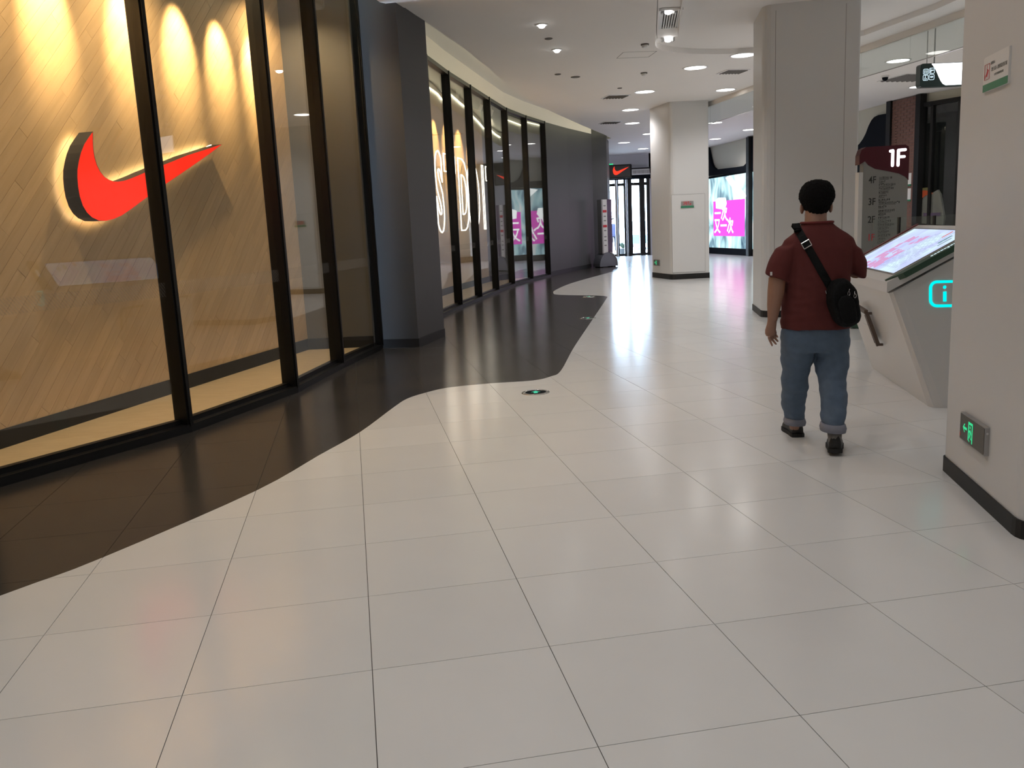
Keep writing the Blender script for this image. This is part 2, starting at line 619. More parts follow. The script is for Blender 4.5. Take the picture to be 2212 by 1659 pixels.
for _s, _d, i, j, q, c in cells:
    flags = [pip(k, dark_poly) for k in q]
    near_line = [p for p in dark_line if (Vector(p) - c).length < TILE * 1.3]
    mixed = len(set(flags)) > 1
    if not mixed and near_line:
        a = (dark_line.index(near_line[0]), dark_line.index(near_line[-1]))
        rx, ry = [TI.dot(Vector(p) - q[0]) for p in near_line], [TJ.dot(Vector(p) - q[0]) for p in near_line]
        mixed = any(0 < a_ < TILE and 0 < b_ < TILE for a_, b_ in zip(rx, ry))
    mixed = mixed and len(near_line) > 1
    single = n_single < 288 and _s == 0
    if not mixed:
        if single:
            o = bpy.data.objects.new('tile', me_d if flags[0] else me_w)
            COL.objects.link(o)
            o.parent = floor
            o.matrix_local = Matrix.Translation((q[0].x, q[0].y, 0)) @ trot
            n_single += 1
        else:
            mx = Matrix.Translation((q[0].x, q[0].y, 0)) @ trot
            stuff.add([mx @ Vector(v) for v in full.v], full.f, 1 if flags[0] else 0)
        continue
    k0 = max(0, dark_line.index(near_line[0]) - 1)
    k1 = min(len(dark_line) - 1, dark_line.index(near_line[-1]) + 1)
    g = [q[0] + (TI + TJ) * G_, q[1] + (TJ - TI) * G_, q[2] - (TI + TJ) * G_, q[3] + (TI - TJ) * G_]
    vs_, fs = cdt([g], [dark_line[k0:k1 + 1]])
    parts = {0: [], 1: []}
    for f in fs:
        cc = sum((vs_[k] for k in f), Vector((0, 0))) / len(f)
        if pip(cc, g):
            parts[1 if pip(cc, dark_poly) else 0].append(f)
    for dk, tris in parts.items():
        if not tris:
            continue
        edges = {}
        for f in tris:
            for a in range(len(f)):
                e = (f[a], f[(a + 1) % len(f)])
                edges[e] = edges.get(e, 0) + 1
        used = sorted({k for f in tris for k in f})
        ix = {k: n for n, k in enumerate(used)}
        n = len(used)
        vv = [(vs_[k].x, vs_[k].y, 0) for k in used] + [(vs_[k].x, vs_[k].y, -.012) for k in used]
        ff = [tuple(ix[k] for k in f) for f in tris]
        ff += [(ix[b], ix[a], n + ix[a], n + ix[b]) for (a, b) in edges if (b, a) not in edges]
        if single and n_single < 294:
            obj('tile', MB().add(vv, ff), M['dtile'] if dk else M['tile'], floor)
            n_single += 1
        else:
            stuff.add(vv, ff, dk)
so = obj('tile_field', stuff, [M['tile'], M['dtile']], floor)
so['kind'] = 'stuff'

# ------------------------------------------------------------------ ceiling with its raised bay and lamp trough
bay = [(1.97, 11.0), (2.47, 14.05), (2.60, 14.75), (2.88, 15.15), (3.25, 15.4), (3.75, 15.58), (4.3, 15.62), (5.0, 15.3), (5.9, 14.6), (6.25, 13.0), (6.4, 11.0), (6.2, 9.0), (1.65, 9.0)]
bay = [(p[0], p[1]) for p in catmull([Vector((*p, 0)) for p in bay[1:9]], 4)] + bay[9:] + [bay[0]]
outer = CEDGE_NEAR + CEDGE + [(3.60, 30.2), (3.75, 37.6), (13.4, 37.6), (13.4, -6.6), (-7, -6.6), (-7, 1.2)]
vs_, fs = cdt([outer, bay])
mb = MB()
keep, baytri = [], []
for f in fs:
    c = sum((vs_[k] for k in f), Vector((0, 0))) / len(f)
    if pip(c, bay):
        baytri.append(f)
    elif pip(c, outer):
        keep.append(f)
mb.add([(p.x, p.y, CEIL) for p in vs_], keep)
mb.add([(p.x, p.y, CEIL + .085) for p in vs_], baytri)
nb = len(bay)
mb.add([(p[0], p[1], CEIL) for p in bay] + [(p[0], p[1], CEIL + .085) for p in bay], [(i, (i + 1) % nb, nb + (i + 1) % nb, nb + i) for i in range(nb)])
ed = CEDGE_NEAR + CEDGE + [(3.60, 30.2)]
mb.add([(p[0], p[1], CEIL) for p in ed] + [(p[0], p[1], 4.66) for p in ed], [(i, i + 1, len(ed) + i + 1, len(ed) + i) for i in range(len(ed) - 1)])
mb.prism([(-7.2, -6.8), (13.6, -6.8), (13.6, 37.8), (-7.2, 37.8)], 4.70, 4.80)
ceiling = struct('ceiling', mb, M['plaster'], label='off-white plaster mall ceiling')
trough = MB()
for a, b in (((1.985, 11.0), (2.49, 14.05)), ((2.29, 11.0), (2.81, 14.0))):
    trough.bar((a[0], a[1], CEIL + .04), (b[0], b[1], CEIL + .04), .02, .085)
obj('trough_lip', trough, M['plaster'], ceiling)
hatch = MB()
hq = [(2.055, 15.53), (2.604, 15.545), (2.66, 15.05), (2.10, 15.02)]
for i in range(4):
    a, b = hq[i], hq[(i + 1) % 4]
    hatch.bar((*a, CEIL - .0005), (*b, CEIL - .0005), .008, .003)
obj('hatch_seam', hatch, M['rgrey'], ceiling)


def wallstrip(pts, z0, z1, th=.12, side=1, mb=None):
    """A vertical wall of thickness th standing along a plan polyline (thickness on the left of travel when side = 1)."""
    mb = mb or MB()
    P = [Vector((p[0], p[1])) for p in pts]
    ns = []
    for i in range(len(P)):
        d = (P[min(i + 1, len(P) - 1)] - P[max(i - 1, 0)]).normalized()
        ns.append(Vector((-d.y, d.x)) * side)
    Q = [p + n * th for p, n in zip(P, ns)]
    for i in range(len(P) - 1):
        mb.prism([tuple(P[i]), tuple(P[i + 1]), tuple(Q[i + 1]), tuple(Q[i])], z0, z1)
    return mb


# ------------------------------------------------------------------ shell walls
struct('wall_back', MB().box((3.2, -6.7, 2.35), (20.6, .2, 4.7)), M['fascia'])
struct('wall_right', wallstrip([(13.0, 17.0), (13.2, -6.6)], 0, 4.7), M['fascia'])
struct('wall_left', wallstrip([(-7.0, -6.6), (-7.0, 2.0), (-6.7, 2.2)], 0, 4.7), M['fascia'])
# cove roof over the slot beside the shop windows and the fascia above the glass
struct('trim_1', wallstrip(FAR + DW[1:] + [(3.5, 29.8)], 4.335, 4.72, .15), M['fascia'], label='plaster fascia above the far shop window')
struct('trim_2', wallstrip(NEAR, 4.60, 4.72, .15), M['fascia'])
cv = MB()
for a, b in list(zip(CEDGE[:-1], CEDGE[1:])) + list(zip(CEDGE_NEAR[:-1], CEDGE_NEAR[1:])):
    d = (Vector(b) - Vector(a)).normalized()
    n = Vector((-d.y, d.x)) * .03
    cv.bar((a[0] + n.x, a[1] + n.y, 4.50), (b[0] + n.x, b[1] + n.y, 4.50), .02, .02)
tag(obj('cove_light_strip', cv, M['cove']), 'hidden yellow-green light strip inside the ceiling slot over the shop windows', 'light strip')
# grey pillar between the two windows, dark wall at the far end
PIL = [(-1.71, 11.27), (-1.185, 11.168), (-.922, 12.171), (-1.55, 12.75), (-2.3, 12.6), (-2.3, 11.45)]
p_ = struct('pillar', MB().prism(PIL, 0, 4.68), M['grey'], label='dark grey pillar between the two shop windows')


def grow(poly, d):
    c = sum((Vector(p) for p in poly), Vector((0, 0))) / len(poly)
    out = []
    n = len(poly)
    a2 = sum(poly[i][0] * poly[(i + 1) % n][1] - poly[(i + 1) % n][0] * poly[i][1] for i in range(n))
    sg = 1 if a2 > 0 else -1
    for i in range(n):
        p = Vector(poly[i])
        e0 = (p - Vector(poly[i - 1])).normalized()
        e1 = (Vector(poly[(i + 1) % n]) - p).normalized()
        n0, n1 = Vector((e0.y, -e0.x)) * sg, Vector((e1.y, -e1.x)) * sg
        b = (n0 + n1)
        b = b / max(b.length_squared / 2, .3)
        out.append(tuple(p + b * d))
    return out


struct('baseboard_pillar', MB().prism(grow(PIL[:3] + PIL[3:], .012), 0, .115), M['skirt'])
struct('wall_dark', wallstrip(DW, 0, 4.335, .2), M['grey'], label='dark grey wall beyond the far shop window')
struct('wall_dark_end', MB().prism([(2.99, 29.36), (3.52, 29.75), (3.75, 31.0), (3.2, 31.2)], 0, 4.70), M['grey'])
struct('baseboard_dark', wallstrip(DW, 0, .13, .012, -1), M['skirt'])
struct('wall_far_left', wallstrip([(3.45, 31.0), (3.9, 37.4)], 0, 4.7, .2), M['grey'])

# ------------------------------------------------------------------ columns
RC = rounded_poly([(2.45, 4.78), (2.235, 3.655), (3.35, 3.45), (3.56, 4.57)], [.03, .09, .09, .09])
AC = rounded_poly([(3.885, 13.75), (3.70, 12.60), (4.925, 12.28), (5.12, 13.5)], [.05, .16, .03, .05])
BC = rounded_poly([(3.80, 22.75), (4.065, 21.45), (5.0, 21.47), (5.15, 22.7)], [.05, .12, .03, .05])
columns = []
for poly, lab, bb, grp in ((RC, 'white square column at the right edge carrying the exit sign', .085, 0), (AC, 'tall white column behind the man', .10, 0), (BC, 'white column with a service door, beyond the man', .13, 0)):
    columns.append(struct('column', MB().prism(poly, 0, CEIL + .3), M['column'], label=lab))
for k, (poly, bb) in enumerate(((RC, .085), (AC, .095), (BC, .13))):
    struct('baseboard_column', MB().prism(grow(poly, .010), 0, bb), M['skirt'])
seams = MB()
for u in (1676, 1828):
    p0, p1 = onwall(u, 30, (3.70, 12.60), (4.925, 12.28), .0005), onwall(u, 680, (3.70, 12.60), (4.925, 12.28), .0005)
    seams.bar((p0.x, p0.y, .1), (p0.x, p0.y, CEIL), .004, .002)
struct('trim_3', seams, M['rgrey'])


# ------------------------------------------------------------------ shop windows
def glazing(name, pts, z0, ztop, label, skip=(), mw=.06, md=.13, decal=True):
    t = thing(name, label, 'window', (pts[len(pts) // 2][0], pts[len(pts) // 2][1], 0))
    t['kind'] = 'structure'
    del t['category']
    bot = wallstrip(pts, 0, .062, .075, -1)
    wallstrip(pts, 0, .10, .06, 1, bot)
    obj('bottom_rail', bot, M['black'], t)
    top = wallstrip(pts, ztop - .07, ztop, .06, -1)
    wallstrip(pts, ztop - .07, ztop, .06, 1, top)
    obj('top_rail', top, M['black'], t)
    for i, p in enumerate(pts):
        a, b = Vector(pts[max(i - 1, 0)]), Vector(pts[min(i + 1, len(pts) - 1)])
        d = (b - a).normalized()
        mb = MB()
        mb.box((p[0], p[1], (ztop + .05) / 2), (mw, md, ztop - .05), atan2(d.y, d.x), mx=None)
        n = Vector((d.y, -d.x))
        mb.box((p[0] + n.x * .0, p[1] + n.y * .0, (ztop + .05) / 2), (mw * .55, md + .03, ztop - .05), atan2(d.y, d.x))
        obj('mullion', mb, M['black'], t)
        if i < len(pts) - 1:
            q = pts[i + 1]
            d2 = (Vector(q) - Vector(p)).normalized()
            s_ = Vector(p) + d2 * mw * .45
            e_ = Vector(q) - d2 * mw * .45
            obj('pane', wallstrip([tuple(s_), tuple(e_)], .09, ztop - .06, .012), M['glass'], t)
    return t


w1 = glazing('window_1', NEAR, 0, 4.62, 'tall curved shop window with black frames around the red tick sign')
w2 = glazing('window_2', FAR, 0, 4.335, 'row of tall black framed shop windows before the neon letters')

# hatched warning band stuck on the glass at waist height
dm = bpy.data.materials.new('hatched_film')
dm.use_nodes = True
nt = dm.node_tree
nt.nodes.clear()
o_ = nt.nodes.new('ShaderNodeOutputMaterial')
tr = nt.nodes.new('ShaderNodeBsdfTransparent')
df = nt.nodes.new('ShaderNodeBsdfDiffuse')
df.inputs[0].default_value = (.6, .6, .6, 1)
mx_ = nt.nodes.new('ShaderNodeMixShader')
tc = nt.nodes.new('ShaderNodeUVMap')
wv = nt.nodes.new('ShaderNodeTexWave')
wv.bands_direction = 'DIAGONAL'
wv.inputs['Scale'].default_value = 19
mt_ = nt.nodes.new('ShaderNodeMath')
mt_.operation = 'MULTIPLY'
mt_.inputs[1].default_value = .14
tc2 = nt.nodes.new('ShaderNodeTexCoord')
nt.links.new(tc2.outputs['Object'], wv.inputs['Vector'])
nt.links.new(wv.outputs['Fac'], mt_.inputs[0])
nt.links.new(mt_.outputs[0], mx_.inputs[0])
nt.links.new(tr.outputs[0], mx_.inputs[1])
nt.links.new(df.outputs[0], mx_.inputs[2])
nt.links.new(mx_.outputs[0], o_.inputs[0])
for w, pts in ((w1, NEAR[2:]), (w2, FAR[2:])):
    for a, b in zip(pts[:-1], pts[1:]):
        d = (Vector(b) - Vector(a)).normalized()
        n = Vector((d.y, -d.x)) * .003
        A_, B_ = Vector(a) + d * .03 + n, Vector(b) - d * .03 + n
        fo = obj('warning_film', MB().add([(A_.x, A_.y, 1.08), (B_.x, B_.y, 1.08), (B_.x, B_.y, 1.19), (A_.x, A_.y, 1.19)], [(0, 1, 2, 3)]), dm, w)

# ---- first display: plank wall, return wall, skirting, floor, dark soffit
wp = struct('wall_plank', wallstrip(BACK1, 0, 4.62, .1, -1), M['wood'], label='diagonal oak plank wall behind the first shop window')
RET = [(-1.74, 11.03), (-2.60, 11.05)]
struct('wall_return', wallstrip(RET, 0, 4.62, .1, -1), M['rgrey'])
struct('floor_display', MB().prism([NEAR[1], NEAR[2], NEAR[3], NEAR[4], NEAR[5], NEAR[6], (-1.74, 11.05)] + BACK1, -.003, .055), M['ply'], label='pale plywood floor of the first window display')
struct('ceiling_display', MB().prism([(x - .16, y) for x, y in NEAR[0:7]] + [(-1.86, 11.1)] + BACK1, 4.58, 4.64), M['dark'])
sk = wallstrip(BACK1, .055, .195, .02, 1)
wallstrip(RET, .055, .195, .02, 1, sk)
struct('baseboard_display', sk, M['skirt'])
A0, A1 = Vector((*BACK1[0], 0)), Vector((*BACK1[1], 0))
wdir = (A1 - A0).normalized()
wn = Vector((-wdir.y, wdir.x, 0))
if wn.x < 0:
    wn = -wn
PW, PL = .098, 1.25
ang = R(45)
smax = 5.5
fm = frame_mx(A0, -wdir, wn)          # local x runs towards the far corner, y up, z out of the wall
rng = random.Random(3)
rows = []
wallrect = [(-smax, .195), (0, .195), (0, 4.58), (-smax, 4.58)]


def clip(poly, inside, inter):
    out = []
    for i in range(len(poly)):
        a, b = poly[i], poly[(i + 1) % len(poly)]
        ia, ib = inside(a), inside(b)
        if ia:
            out.append(a)
        if ia != ib:
            out.append(inter(a, b))
    return out


def cliprect(poly, x0, x1, y0, y1):
    for ax, lim, sgn in ((0, x0, 1), (0, x1, -1), (1, y0, 1), (1, y1, -1)):
        poly = clip(poly, lambda p: (p[ax] - lim) * sgn >= 0, lambda a, b: tuple(a[k] + (b[k] - a[k]) * (lim - a[ax]) / (b[ax] - a[ax]) for k in (0, 1)))
        if len(poly) < 3:
            return []
    return poly


ca, sa = cos(ang), sin(ang)
planks = []
for r_ in range(-60, 120):
    off = rng.uniform(0, PL)
    for c_ in range(-9, 9):
        a0, b0 = c_ * PL + off, r_ * PW
        loc = [(a0 + .001, b0 + .0012), (a0 + PL - .001, b0 + .0012), (a0 + PL - .001, b0 + PW - .0012), (a0 + .001, b0 + PW - .0012)]
        poly = [(ca * p[0] - sa * p[1] - 3.0, sa * p[0] + ca * p[1]) for p in loc]
        poly = cliprect(poly, -smax, 0, .195, 4.58)
        if poly and len(poly) >= 3:
            ar = abs(sum(poly[i][0] * poly[(i + 1) % len(poly)][1] - poly[(i + 1) % len(poly)][0] * poly[i][1] for i in range(len(poly)))) / 2
            cx_ = sum(p[0] for p in poly) / len(poly)
            cy_ = sum(p[1] for p in poly) / len(poly)
            w_ = fm @ Vector((cx_, cy_, 0))
            planks.append((-(ar if w_.y > 5.7 else 0), poly))
planks.sort(key=lambda t: t[0])
rest = MB()
for k, (_, poly) in enumerate(planks):
    dz = .010 + rng.uniform(0, .002)
    cx_, cy_ = sum(p[0] for p in poly) / len(poly), sum(p[1] for p in poly) / len(poly)
    lp = [(ca * (p[0] - cx_) + sa * (p[1] - cy_), -sa * (p[0] - cx_) + ca * (p[1] - cy_)) for p in poly]
    mbp = MB().prism(lp, .0, dz, caps=(0, 1))
    mw_ = fm @ Matrix.Translation((cx_, cy_, 0)) @ Matrix.Rotation(ang, 4, 'Z')
    if k < 296:
        o = bpy.data.objects.new('plank', mbp.mesh('plank', M['wood']))
        COL.objects.link(o)
        o.parent = wp
        o.matrix_local = mw_
    else:
        rest.add([mw_ @ Vector(v) for v in mbp.v], mbp.f)
if rest.v:
    obj('plank_field', rest, M['wood'], wp)['kind'] = 'stuff'
print('planks', len(planks), 'tiles', n_single)


# ---- the red tick sign on the plank wall
def tick_outline(pts_px, A, B, off):
    return [onwall(u, v, A, B, off) for u, v in pts_px]


TICK = [(201, 284), (191, 298), (182, 312), (175, 330), (170.5, 348), (167.5, 366), (167.3, 384), (169, 404), (172.5, 424), (179, 444), (188, 459), (199, 469.5), (213, 476), (229, 476.8), (246, 473), (264, 465),
        (284, 451.5), (304, 436.5), (324, 422), (354.5, 400), (390, 376), (422, 354), (452, 333), (480, 311.5), (440, 324.5), (405, 335.5), (372, 349), (349, 358), (319, 370), (298, 379.5), (280, 386.5), (268, 390.5), (256, 392.3),
        (246, 392), (236, 388.5), (226, 382), (217, 371), (209.5, 356), (204.5, 339), (202, 322), (201, 303)]
SG0 = thing('wall_sign', 'large red backlit tick-shaped sign on the plank wall', 'sign', onwall(240, 420, BACK1[0], BACK1[1], .02))
face = tick_outline(TICK, BACK1[0], BACK1[1], .19)
fmi = fm.inverted()
loc2 = [fmi @ p for p in face]
poly2 = [(p.x, p.y) for p in loc2]
zf, zb = loc2[0].z, .055


def flat(poly, z, mx, mi=0):
    vs_, fs = cdt([poly])
    mb = MB()
    good = [f for f in fs if pip(sum((vs_[k] for k in f), Vector((0, 0))) / len(f), poly)]
    mb.add([mx @ Vector((p.x, p.y, z)) for p in vs_], good, mi)
    return mb


obj('lit_face', flat(poly2, zf - .004, fm), M['redface'], SG0)
obj('side_return', MB().prism(poly2, zb, zf, mx=fm, caps=(0, 0)), M['skirt'], SG0)
inner = grow(poly2[::1], -.02)
hal = MB()
n_ = len(poly2)
for i in range(0, n_):
    a, b = inner[i], inner[(i + 1) % n_]
    if (Vector(a) - Vector(b)).length < .35:
        hal.bar(fm @ Vector((*a, zb + .012)), fm @ Vector((*b, zb + .012)), .012, .012)
obj('back_light', hal, M['halo'], SG0)

# ---- track spotlights over the plank wall
SP = [7.26, 8.2, 8.97, 9.67, 10.35, 6.25]
tr_a, tr_b = A0 + wn * .52 + Vector((0, 0, 4.40)), A0 + wdir * 5.4 + wn * .52 + Vector((0, 0, 4.40))
tk = thing('lighting_track', 'dark ceiling track above the plank wall display', 'track', tr_a)
obj('rail', MB().bar(tr_a, tr_b, .035, .03), M['black'], tk)


def tracklight(base, target, label, group):
    t = thing('track_spotlight', label, 'spotlight', base, group)
    d = (Vector(target) - Vector(base)).normalized()
    q = d.to_track_quat('Z', 'Y').to_matrix().to_4x4()
    q.translation = Vector(base) + Vector((0, 0, -.14))
    obj('stem', MB().tube([base, Vector(base) + Vector((0, 0, -.14))], .012, 8), M['whiteb'], t)
    h_ = obj('lamp_head', MB().lathe([(.030, -.08), (.042, -.07), (.050, .06), (.052, .075), (.045, .075), (.040, .05)], mx=q.to_3x3().to_4x4(), c=q.translation), M['whiteb'], t, smooth=False)
    obj('lens', MB().lathe([(.001, .049), (.039, .05), (.039, .052), (.001, .053)], mx=q.to_3x3().to_4x4(), c=q.translation), M['lampb'], h_)
    return t


for k, yy in enumerate(SP):
    s_ = (yy - A0.y) / wdir.y
    p = A0 + wdir * s_
    base = p + wn * .52 + Vector((0, 0, 4.38))
    tgt = p + Vector((0, 0, 3.35))
    nm = ['above the top of the red tick', 'above the middle of the red tick', 'above the tip of the red tick', 'second from the grey return wall', 'next to the grey return wall', '']
    if k in (3, 4):
        tracklight(base, tgt, 'small white track spotlight %s over plank wall' % nm[k], 'track spotlights over the plank wall')
    spot(base + (tgt - base).normalized() * .1 + Vector((0, 0, -.14)), tgt, P_SHOP, (1.0, .74, .40), 40, 1.0, .03, 'track_lamp')
spot((-2.25, 10.3, 4.35), (-2.5, 10.6, 0), 126, (1, .74, .42), 130, .8, .05, 'added_display_wash')  # unseen wash lamps added to brighten the display walls and floor
spot((-2.65, 8.0, 4.35), (-2.9, 8.0, 0), 172, (1, .74, .42), 120, .8, .05, 'added_display_wash')
spot((-3.3, 6.3, 4.35), (-3.6, 6.2, 0), 172, (1, .74, .42), 120, .8, .05, 'added_display_wash')

# ---- second display: panel wall, grey return, neon letters
struct('wall_panel', wallstrip(BACK2, 0, 4.6, .1, 1), M['wood2'], label='warm wood panel wall behind the neon letters')
struct('wall_return_far', wallstrip([BACK2[-1], (.45, 24.5), (1.16, 25.28)], 0, 4.6, .1, 1), M['rgrey'])
struct('wall_end_far', wallstrip([(-1.9, 12.65), BACK2[0]], 0, 4.6, .1, 1), M['rgrey'])
struct('floor_display_far', MB().prism([(-1.9, 12.7)] + FAR[1:] + BACK2[::-1], -.003, .055), M['ply'])
struct('ceiling_display_far', MB().prism([(-1.9, 12.7)] + [(x - .17, y) for x, y in FAR[1:]] + BACK2[::-1], 4.45, 4.6), M['dark'])
struct('baseboard_display_far', wallstrip(BACK2 + [(.45, 24.5), (1.16, 25.28)], .055, .20, .02, -1), M['skirt'])
NEON = thing('neon_lettering', 'white neon outline letters reading JUST DO IT in second window', 'sign', (-1.3, 17.5, 1.4))
NP0, NP1 = Vector((-1.40, 16.6, 0)), Vector((-.55, 21.6, 0))
nd = (NP1 - NP0).normalized()
nn = Vector((nd.y, -nd.x, 0))
ls = lambda u: (onwall(u, 430, NP0, NP1, 0) - NP0).dot(nd)
LET = [('J', ls(951) - 2.3, .9), ('U', ls(951) - 1.25, .9), ('S', ls(951), 1.0), ('T', ls(975.5), 1.25), ('D', ls(1003), 1.1), ('O', ls(1023.5), 1.4), ('I', ls(1045), .9), ('T', ls(1059), 1.15)]
for ch, s_, wf in LET:
    c = NP0 + nd * s_ + Vector((0, 0, 2.14))
    mxx = frame_mx(c, nd, nn) @ Matrix.Diagonal((1, 1.0, 1, 1))
    lt = obj('letter', text_mb(ch, 2.02, mxx, sx=.60 * wf, bevel=.013, fill=False, bold=.085), M['neon'], NEON)
    back = text_mb(ch, 2.02, mxx @ Matrix.Translation((0, 0, -.16)), sx=.60 * wf, bevel=.008, fill=False, bold=.085)
    obj('letter_frame', back, M['alu'], lt)
for k, (px, py) in enumerate([(-1.41, 19.2), (-1.20, 20.15), (-.97, 21.15), (-.73, 22.15), (-1.60, 18.2)]):
    n2 = Vector((.983, -.18, 0))
    base = Vector((px, py, 4.38)) + n2 * .55
    tgt = Vector((px - .02, py, 3.3))
    tracklight(base, tgt, 'small white track spotlight, %s from the near end over neon letters' % ['second', 'third', 'fourth', 'fifth', 'first'][k], 'track spotlights over the neon letters')
    spot(base + Vector((0, 0, -.2)), tgt, 850, (1.0, .74, .42), 50, .75, .03, 'track_lamp')
spot((-.2, 23.6, 4.3), (-.2, 23.6, 0), 30, (1, .85, .65), 120, .8, .05, 'added_display_wash')  # another unseen lamp added as wash light for the far display
# ------------------------------------------------------------------ entrance wall and doors
DY = 37.3
ex = lambda u: at(u, 550, DY).x
ez = lambda u, v: at(u, v, DY).z
x0_, x1_ = ex(1308), ex(1405)
HEAD = 3.18
mb = MB().box(((3.7 + 8.4) / 2, DY + .25, (3.40 + 4.7) / 2), (4.9, .3, 1.30))
mb.box(((x1_ + .02 + 8.4) / 2, DY + .25, 2.35), (8.4 - x1_ - .02, .3, 4.7))
mb.box(((3.6 + x0_) / 2, DY + .25, 2.35), (x0_ - 3.6, .3, 4.7))
struct('wall_entrance', mb, M['bluewall'])
d1 = thing('door_1', 'black framed glass entrance doors open to bright daylight', 'door', (ex(1355), DY, 0))
d1['kind'] = 'structure'
del d1['category']
hb = MB()
hb.box(((x0_ + x1_) / 2, DY, (HEAD + ez(1380, 378)) / 2), (x1_ - x0_ + .1, .22, ez(1380, 378) - HEAD))
obj('door_head', hb, M['blackp'], d1)
for (ua, ub, mt_, w_) in ((1308, 1317, 'black', .12), (1331.5, 1336, 'alu', .1), (1336.5, 1339, 'black', .12), (1350, 1354, 'black', .14), (1354.5, 1357.5, 'alu', .1), (1358, 1367, 'black', .2), (1383, 1394.5, 'black', .2), (1398.5, 1405, 'black', .16)):
    obj('door_post', MB().box(((ex(ua) + ex(ub)) / 2, DY, HEAD / 2), (ex(ub) - ex(ua), w_, HEAD)), M[mt_], d1)
for ua, ub in ((1317, 1331.5), (1339, 1350), (1367, 1383), (1394.5, 1398.5)):
    lf = obj('door_leaf', MB().box(((ex(ua) + ex(ub)) / 2, DY, HEAD / 2), (ex(ub) - ex(ua), .012, HEAD)), M['glass2'], d1)
    rl = MB().box(((ex(ua) + ex(ub)) / 2, DY, .05), (ex(ub) - ex(ua), .05, .10))
    rl.box(((ex(ua) + ex(ub)) / 2, DY, HEAD - .2), (ex(ub) - ex(ua), .05, .12))
    obj('leaf_rail', rl, M['black'], lf)
obj('threshold', MB().box(((x0_ + x1_) / 2, DY - .2, .006), (x1_ - x0_, .9, .012)), M['steel'], d1)
ac = thing('air_curtain', 'pale slotted air curtain grille above the entrance doors', 'grille', at(1383, 371, DY - .2))
pa, pb = at(1365, 378, DY - .22), at(1403, 364, DY - .22)
obj('housing', MB().box(((pa.x + pb.x) / 2, DY - .1, (pa.z + pb.z) / 2), (pb.x - pa.x, .24, pb.z - pa.z)), M['whiteb'], ac)
obj('top_rail', MB().box(((pa.x + pb.x) / 2, DY - .12, pb.z + .03), (pb.x - pa.x + .1, .3, .05)), M['black'], ac)
for k in range(13):
    obj('slat', MB().box((pa.x + .05 + (pb.x - pa.x - .08) * k / 12, DY - .225, (pa.z + pb.z) / 2), (.022, .02, (pb.z - pa.z) * .62)), M['rgrey'], ac)

# outside: paving, a man, a car, a plant
struct('ground_outside', MB().box((5, 62, -.03), (80, 49, .05)), M['paving'])


def simple_person(base, h_):
    mb = MB()
    b = Vector(base)
    mb.ell(b + Vector((0, 0, h_ * .93)), (.085, .10, .12))
    o = obj('person', mb, M['skin'])
    t = MB()
    t.rings([[b + Vector((w * cos(a), d * sin(a), z * h_)) for a in [2 * pi * k / 14 for k in range(14)]] for z, w, d in ((.46, .17, .12), (.55, .17, .12), (.70, .21, .13), (.80, .20, .12), (.845, .08, .07))])
    for s_ in (-1, 1):
        t.tube([b + Vector((s_ * .19, 0, .80 * h_)), b + Vector((s_ * .25, .03, .62 * h_)), b + Vector((s_ * .24, -.06, .50 * h_))], [.06, .05, .04], 8)
    obj('shirt', t, M['bshirt'], o, True)
    l = MB()
    for s_, q in ((-1, .12), (1, -.10)):
        l.tube([b + Vector((s_ * .09, 0, .50 * h_)), b + Vector((s_ * .10, q * .5, .27 * h_)), b + Vector((s_ * .10, q, .04 * h_))], [.10, .075, .055], 8)
    obj('trousers', l, M['dtrous'], o, True)
    hr = MB().ell(b + Vector((0, .02, h_ * .955)), (.09, .105, .10))
    obj('hair', hr, M['hair'], o, True)
    for s_, q in ((-1, .12), (1, -.10)):
        obj('shoe', MB().ell(b + Vector((s_ * .10, q - .05, .035)), (.045, .12, .035)), M['shoe'], o, True)
    return o


tag(simple_person((at(1326, 540, 43).x, 43, 0), 1.62), 'person in blue shirt and dark trousers standing outside the glass doors', 'person')
cx_ = at(1379, 530, 46.5).x + .35
car = thing('car', 'pale teal car parked outside the entrance doors', 'car', (cx_, 46.5, 0))
side_ = [(-2.1, .30), (-2.1, .75), (-1.3, .95), (-.6, 1.42), (.9, 1.45), (1.7, 1.0), (2.15, .85), (2.15, .30)]
mxc = Matrix.Translation((cx_, 46.5, 0)) @ Matrix.Rotation(R(78), 4, 'Z')
mb = MB().add([mxc @ Vector((x, y, z)) for y in (-.85, .85) for x, z in side_], [tuple(range(8))[::-1], tuple(range(8, 16))] + [(i, (i + 1) % 8, 8 + (i + 1) % 8, 8 + i) for i in range(8)])
obj('car_body', mb, M['carpaint'], car)
gl = [(-1.2, .98), (-.58, 1.36), (.85, 1.39), (1.55, 1.02)]
obj('car_windows', MB().add([mxc @ Vector((x, y, z)) for y in (-.86, .86) for x, z in gl], [(3, 2, 1, 0), (4, 5, 6, 7)]).add([mxc @ Vector(p) for p in ((-1.25, -.75, .99), (-1.25, .75, .99), (-.62, .75, 1.38), (-.62, -.75, 1.38))], [(0, 1, 2, 3)]), M['carglass'], car)
for x in (-1.35, 1.35):
    for y in (-.8, .8):
        obj('wheel', MB().lathe([(.05, -.1), (.3, -.1), (.32, -.06), (.32, .06), (.3, .1), (.05, .1)], mx=(mxc.to_3x3() @ Matrix.Rotation(pi / 2, 3, 'X')).to_4x4(), c=mxc @ Vector((x, y, .32))), M['rubber'], car)
pl = thing('potted_plant', 'low green plant outside behind the entrance doors', 'plant', (at(1345, 545, 40).x, 40, 0))
obj('pot', MB().lathe([(.12, 0), (.16, .22), (.17, .24), (.14, .24)], c=(pl.location.x, 40, 0)), M['rubber'], pl)
lv = MB()
rg = random.Random(5)
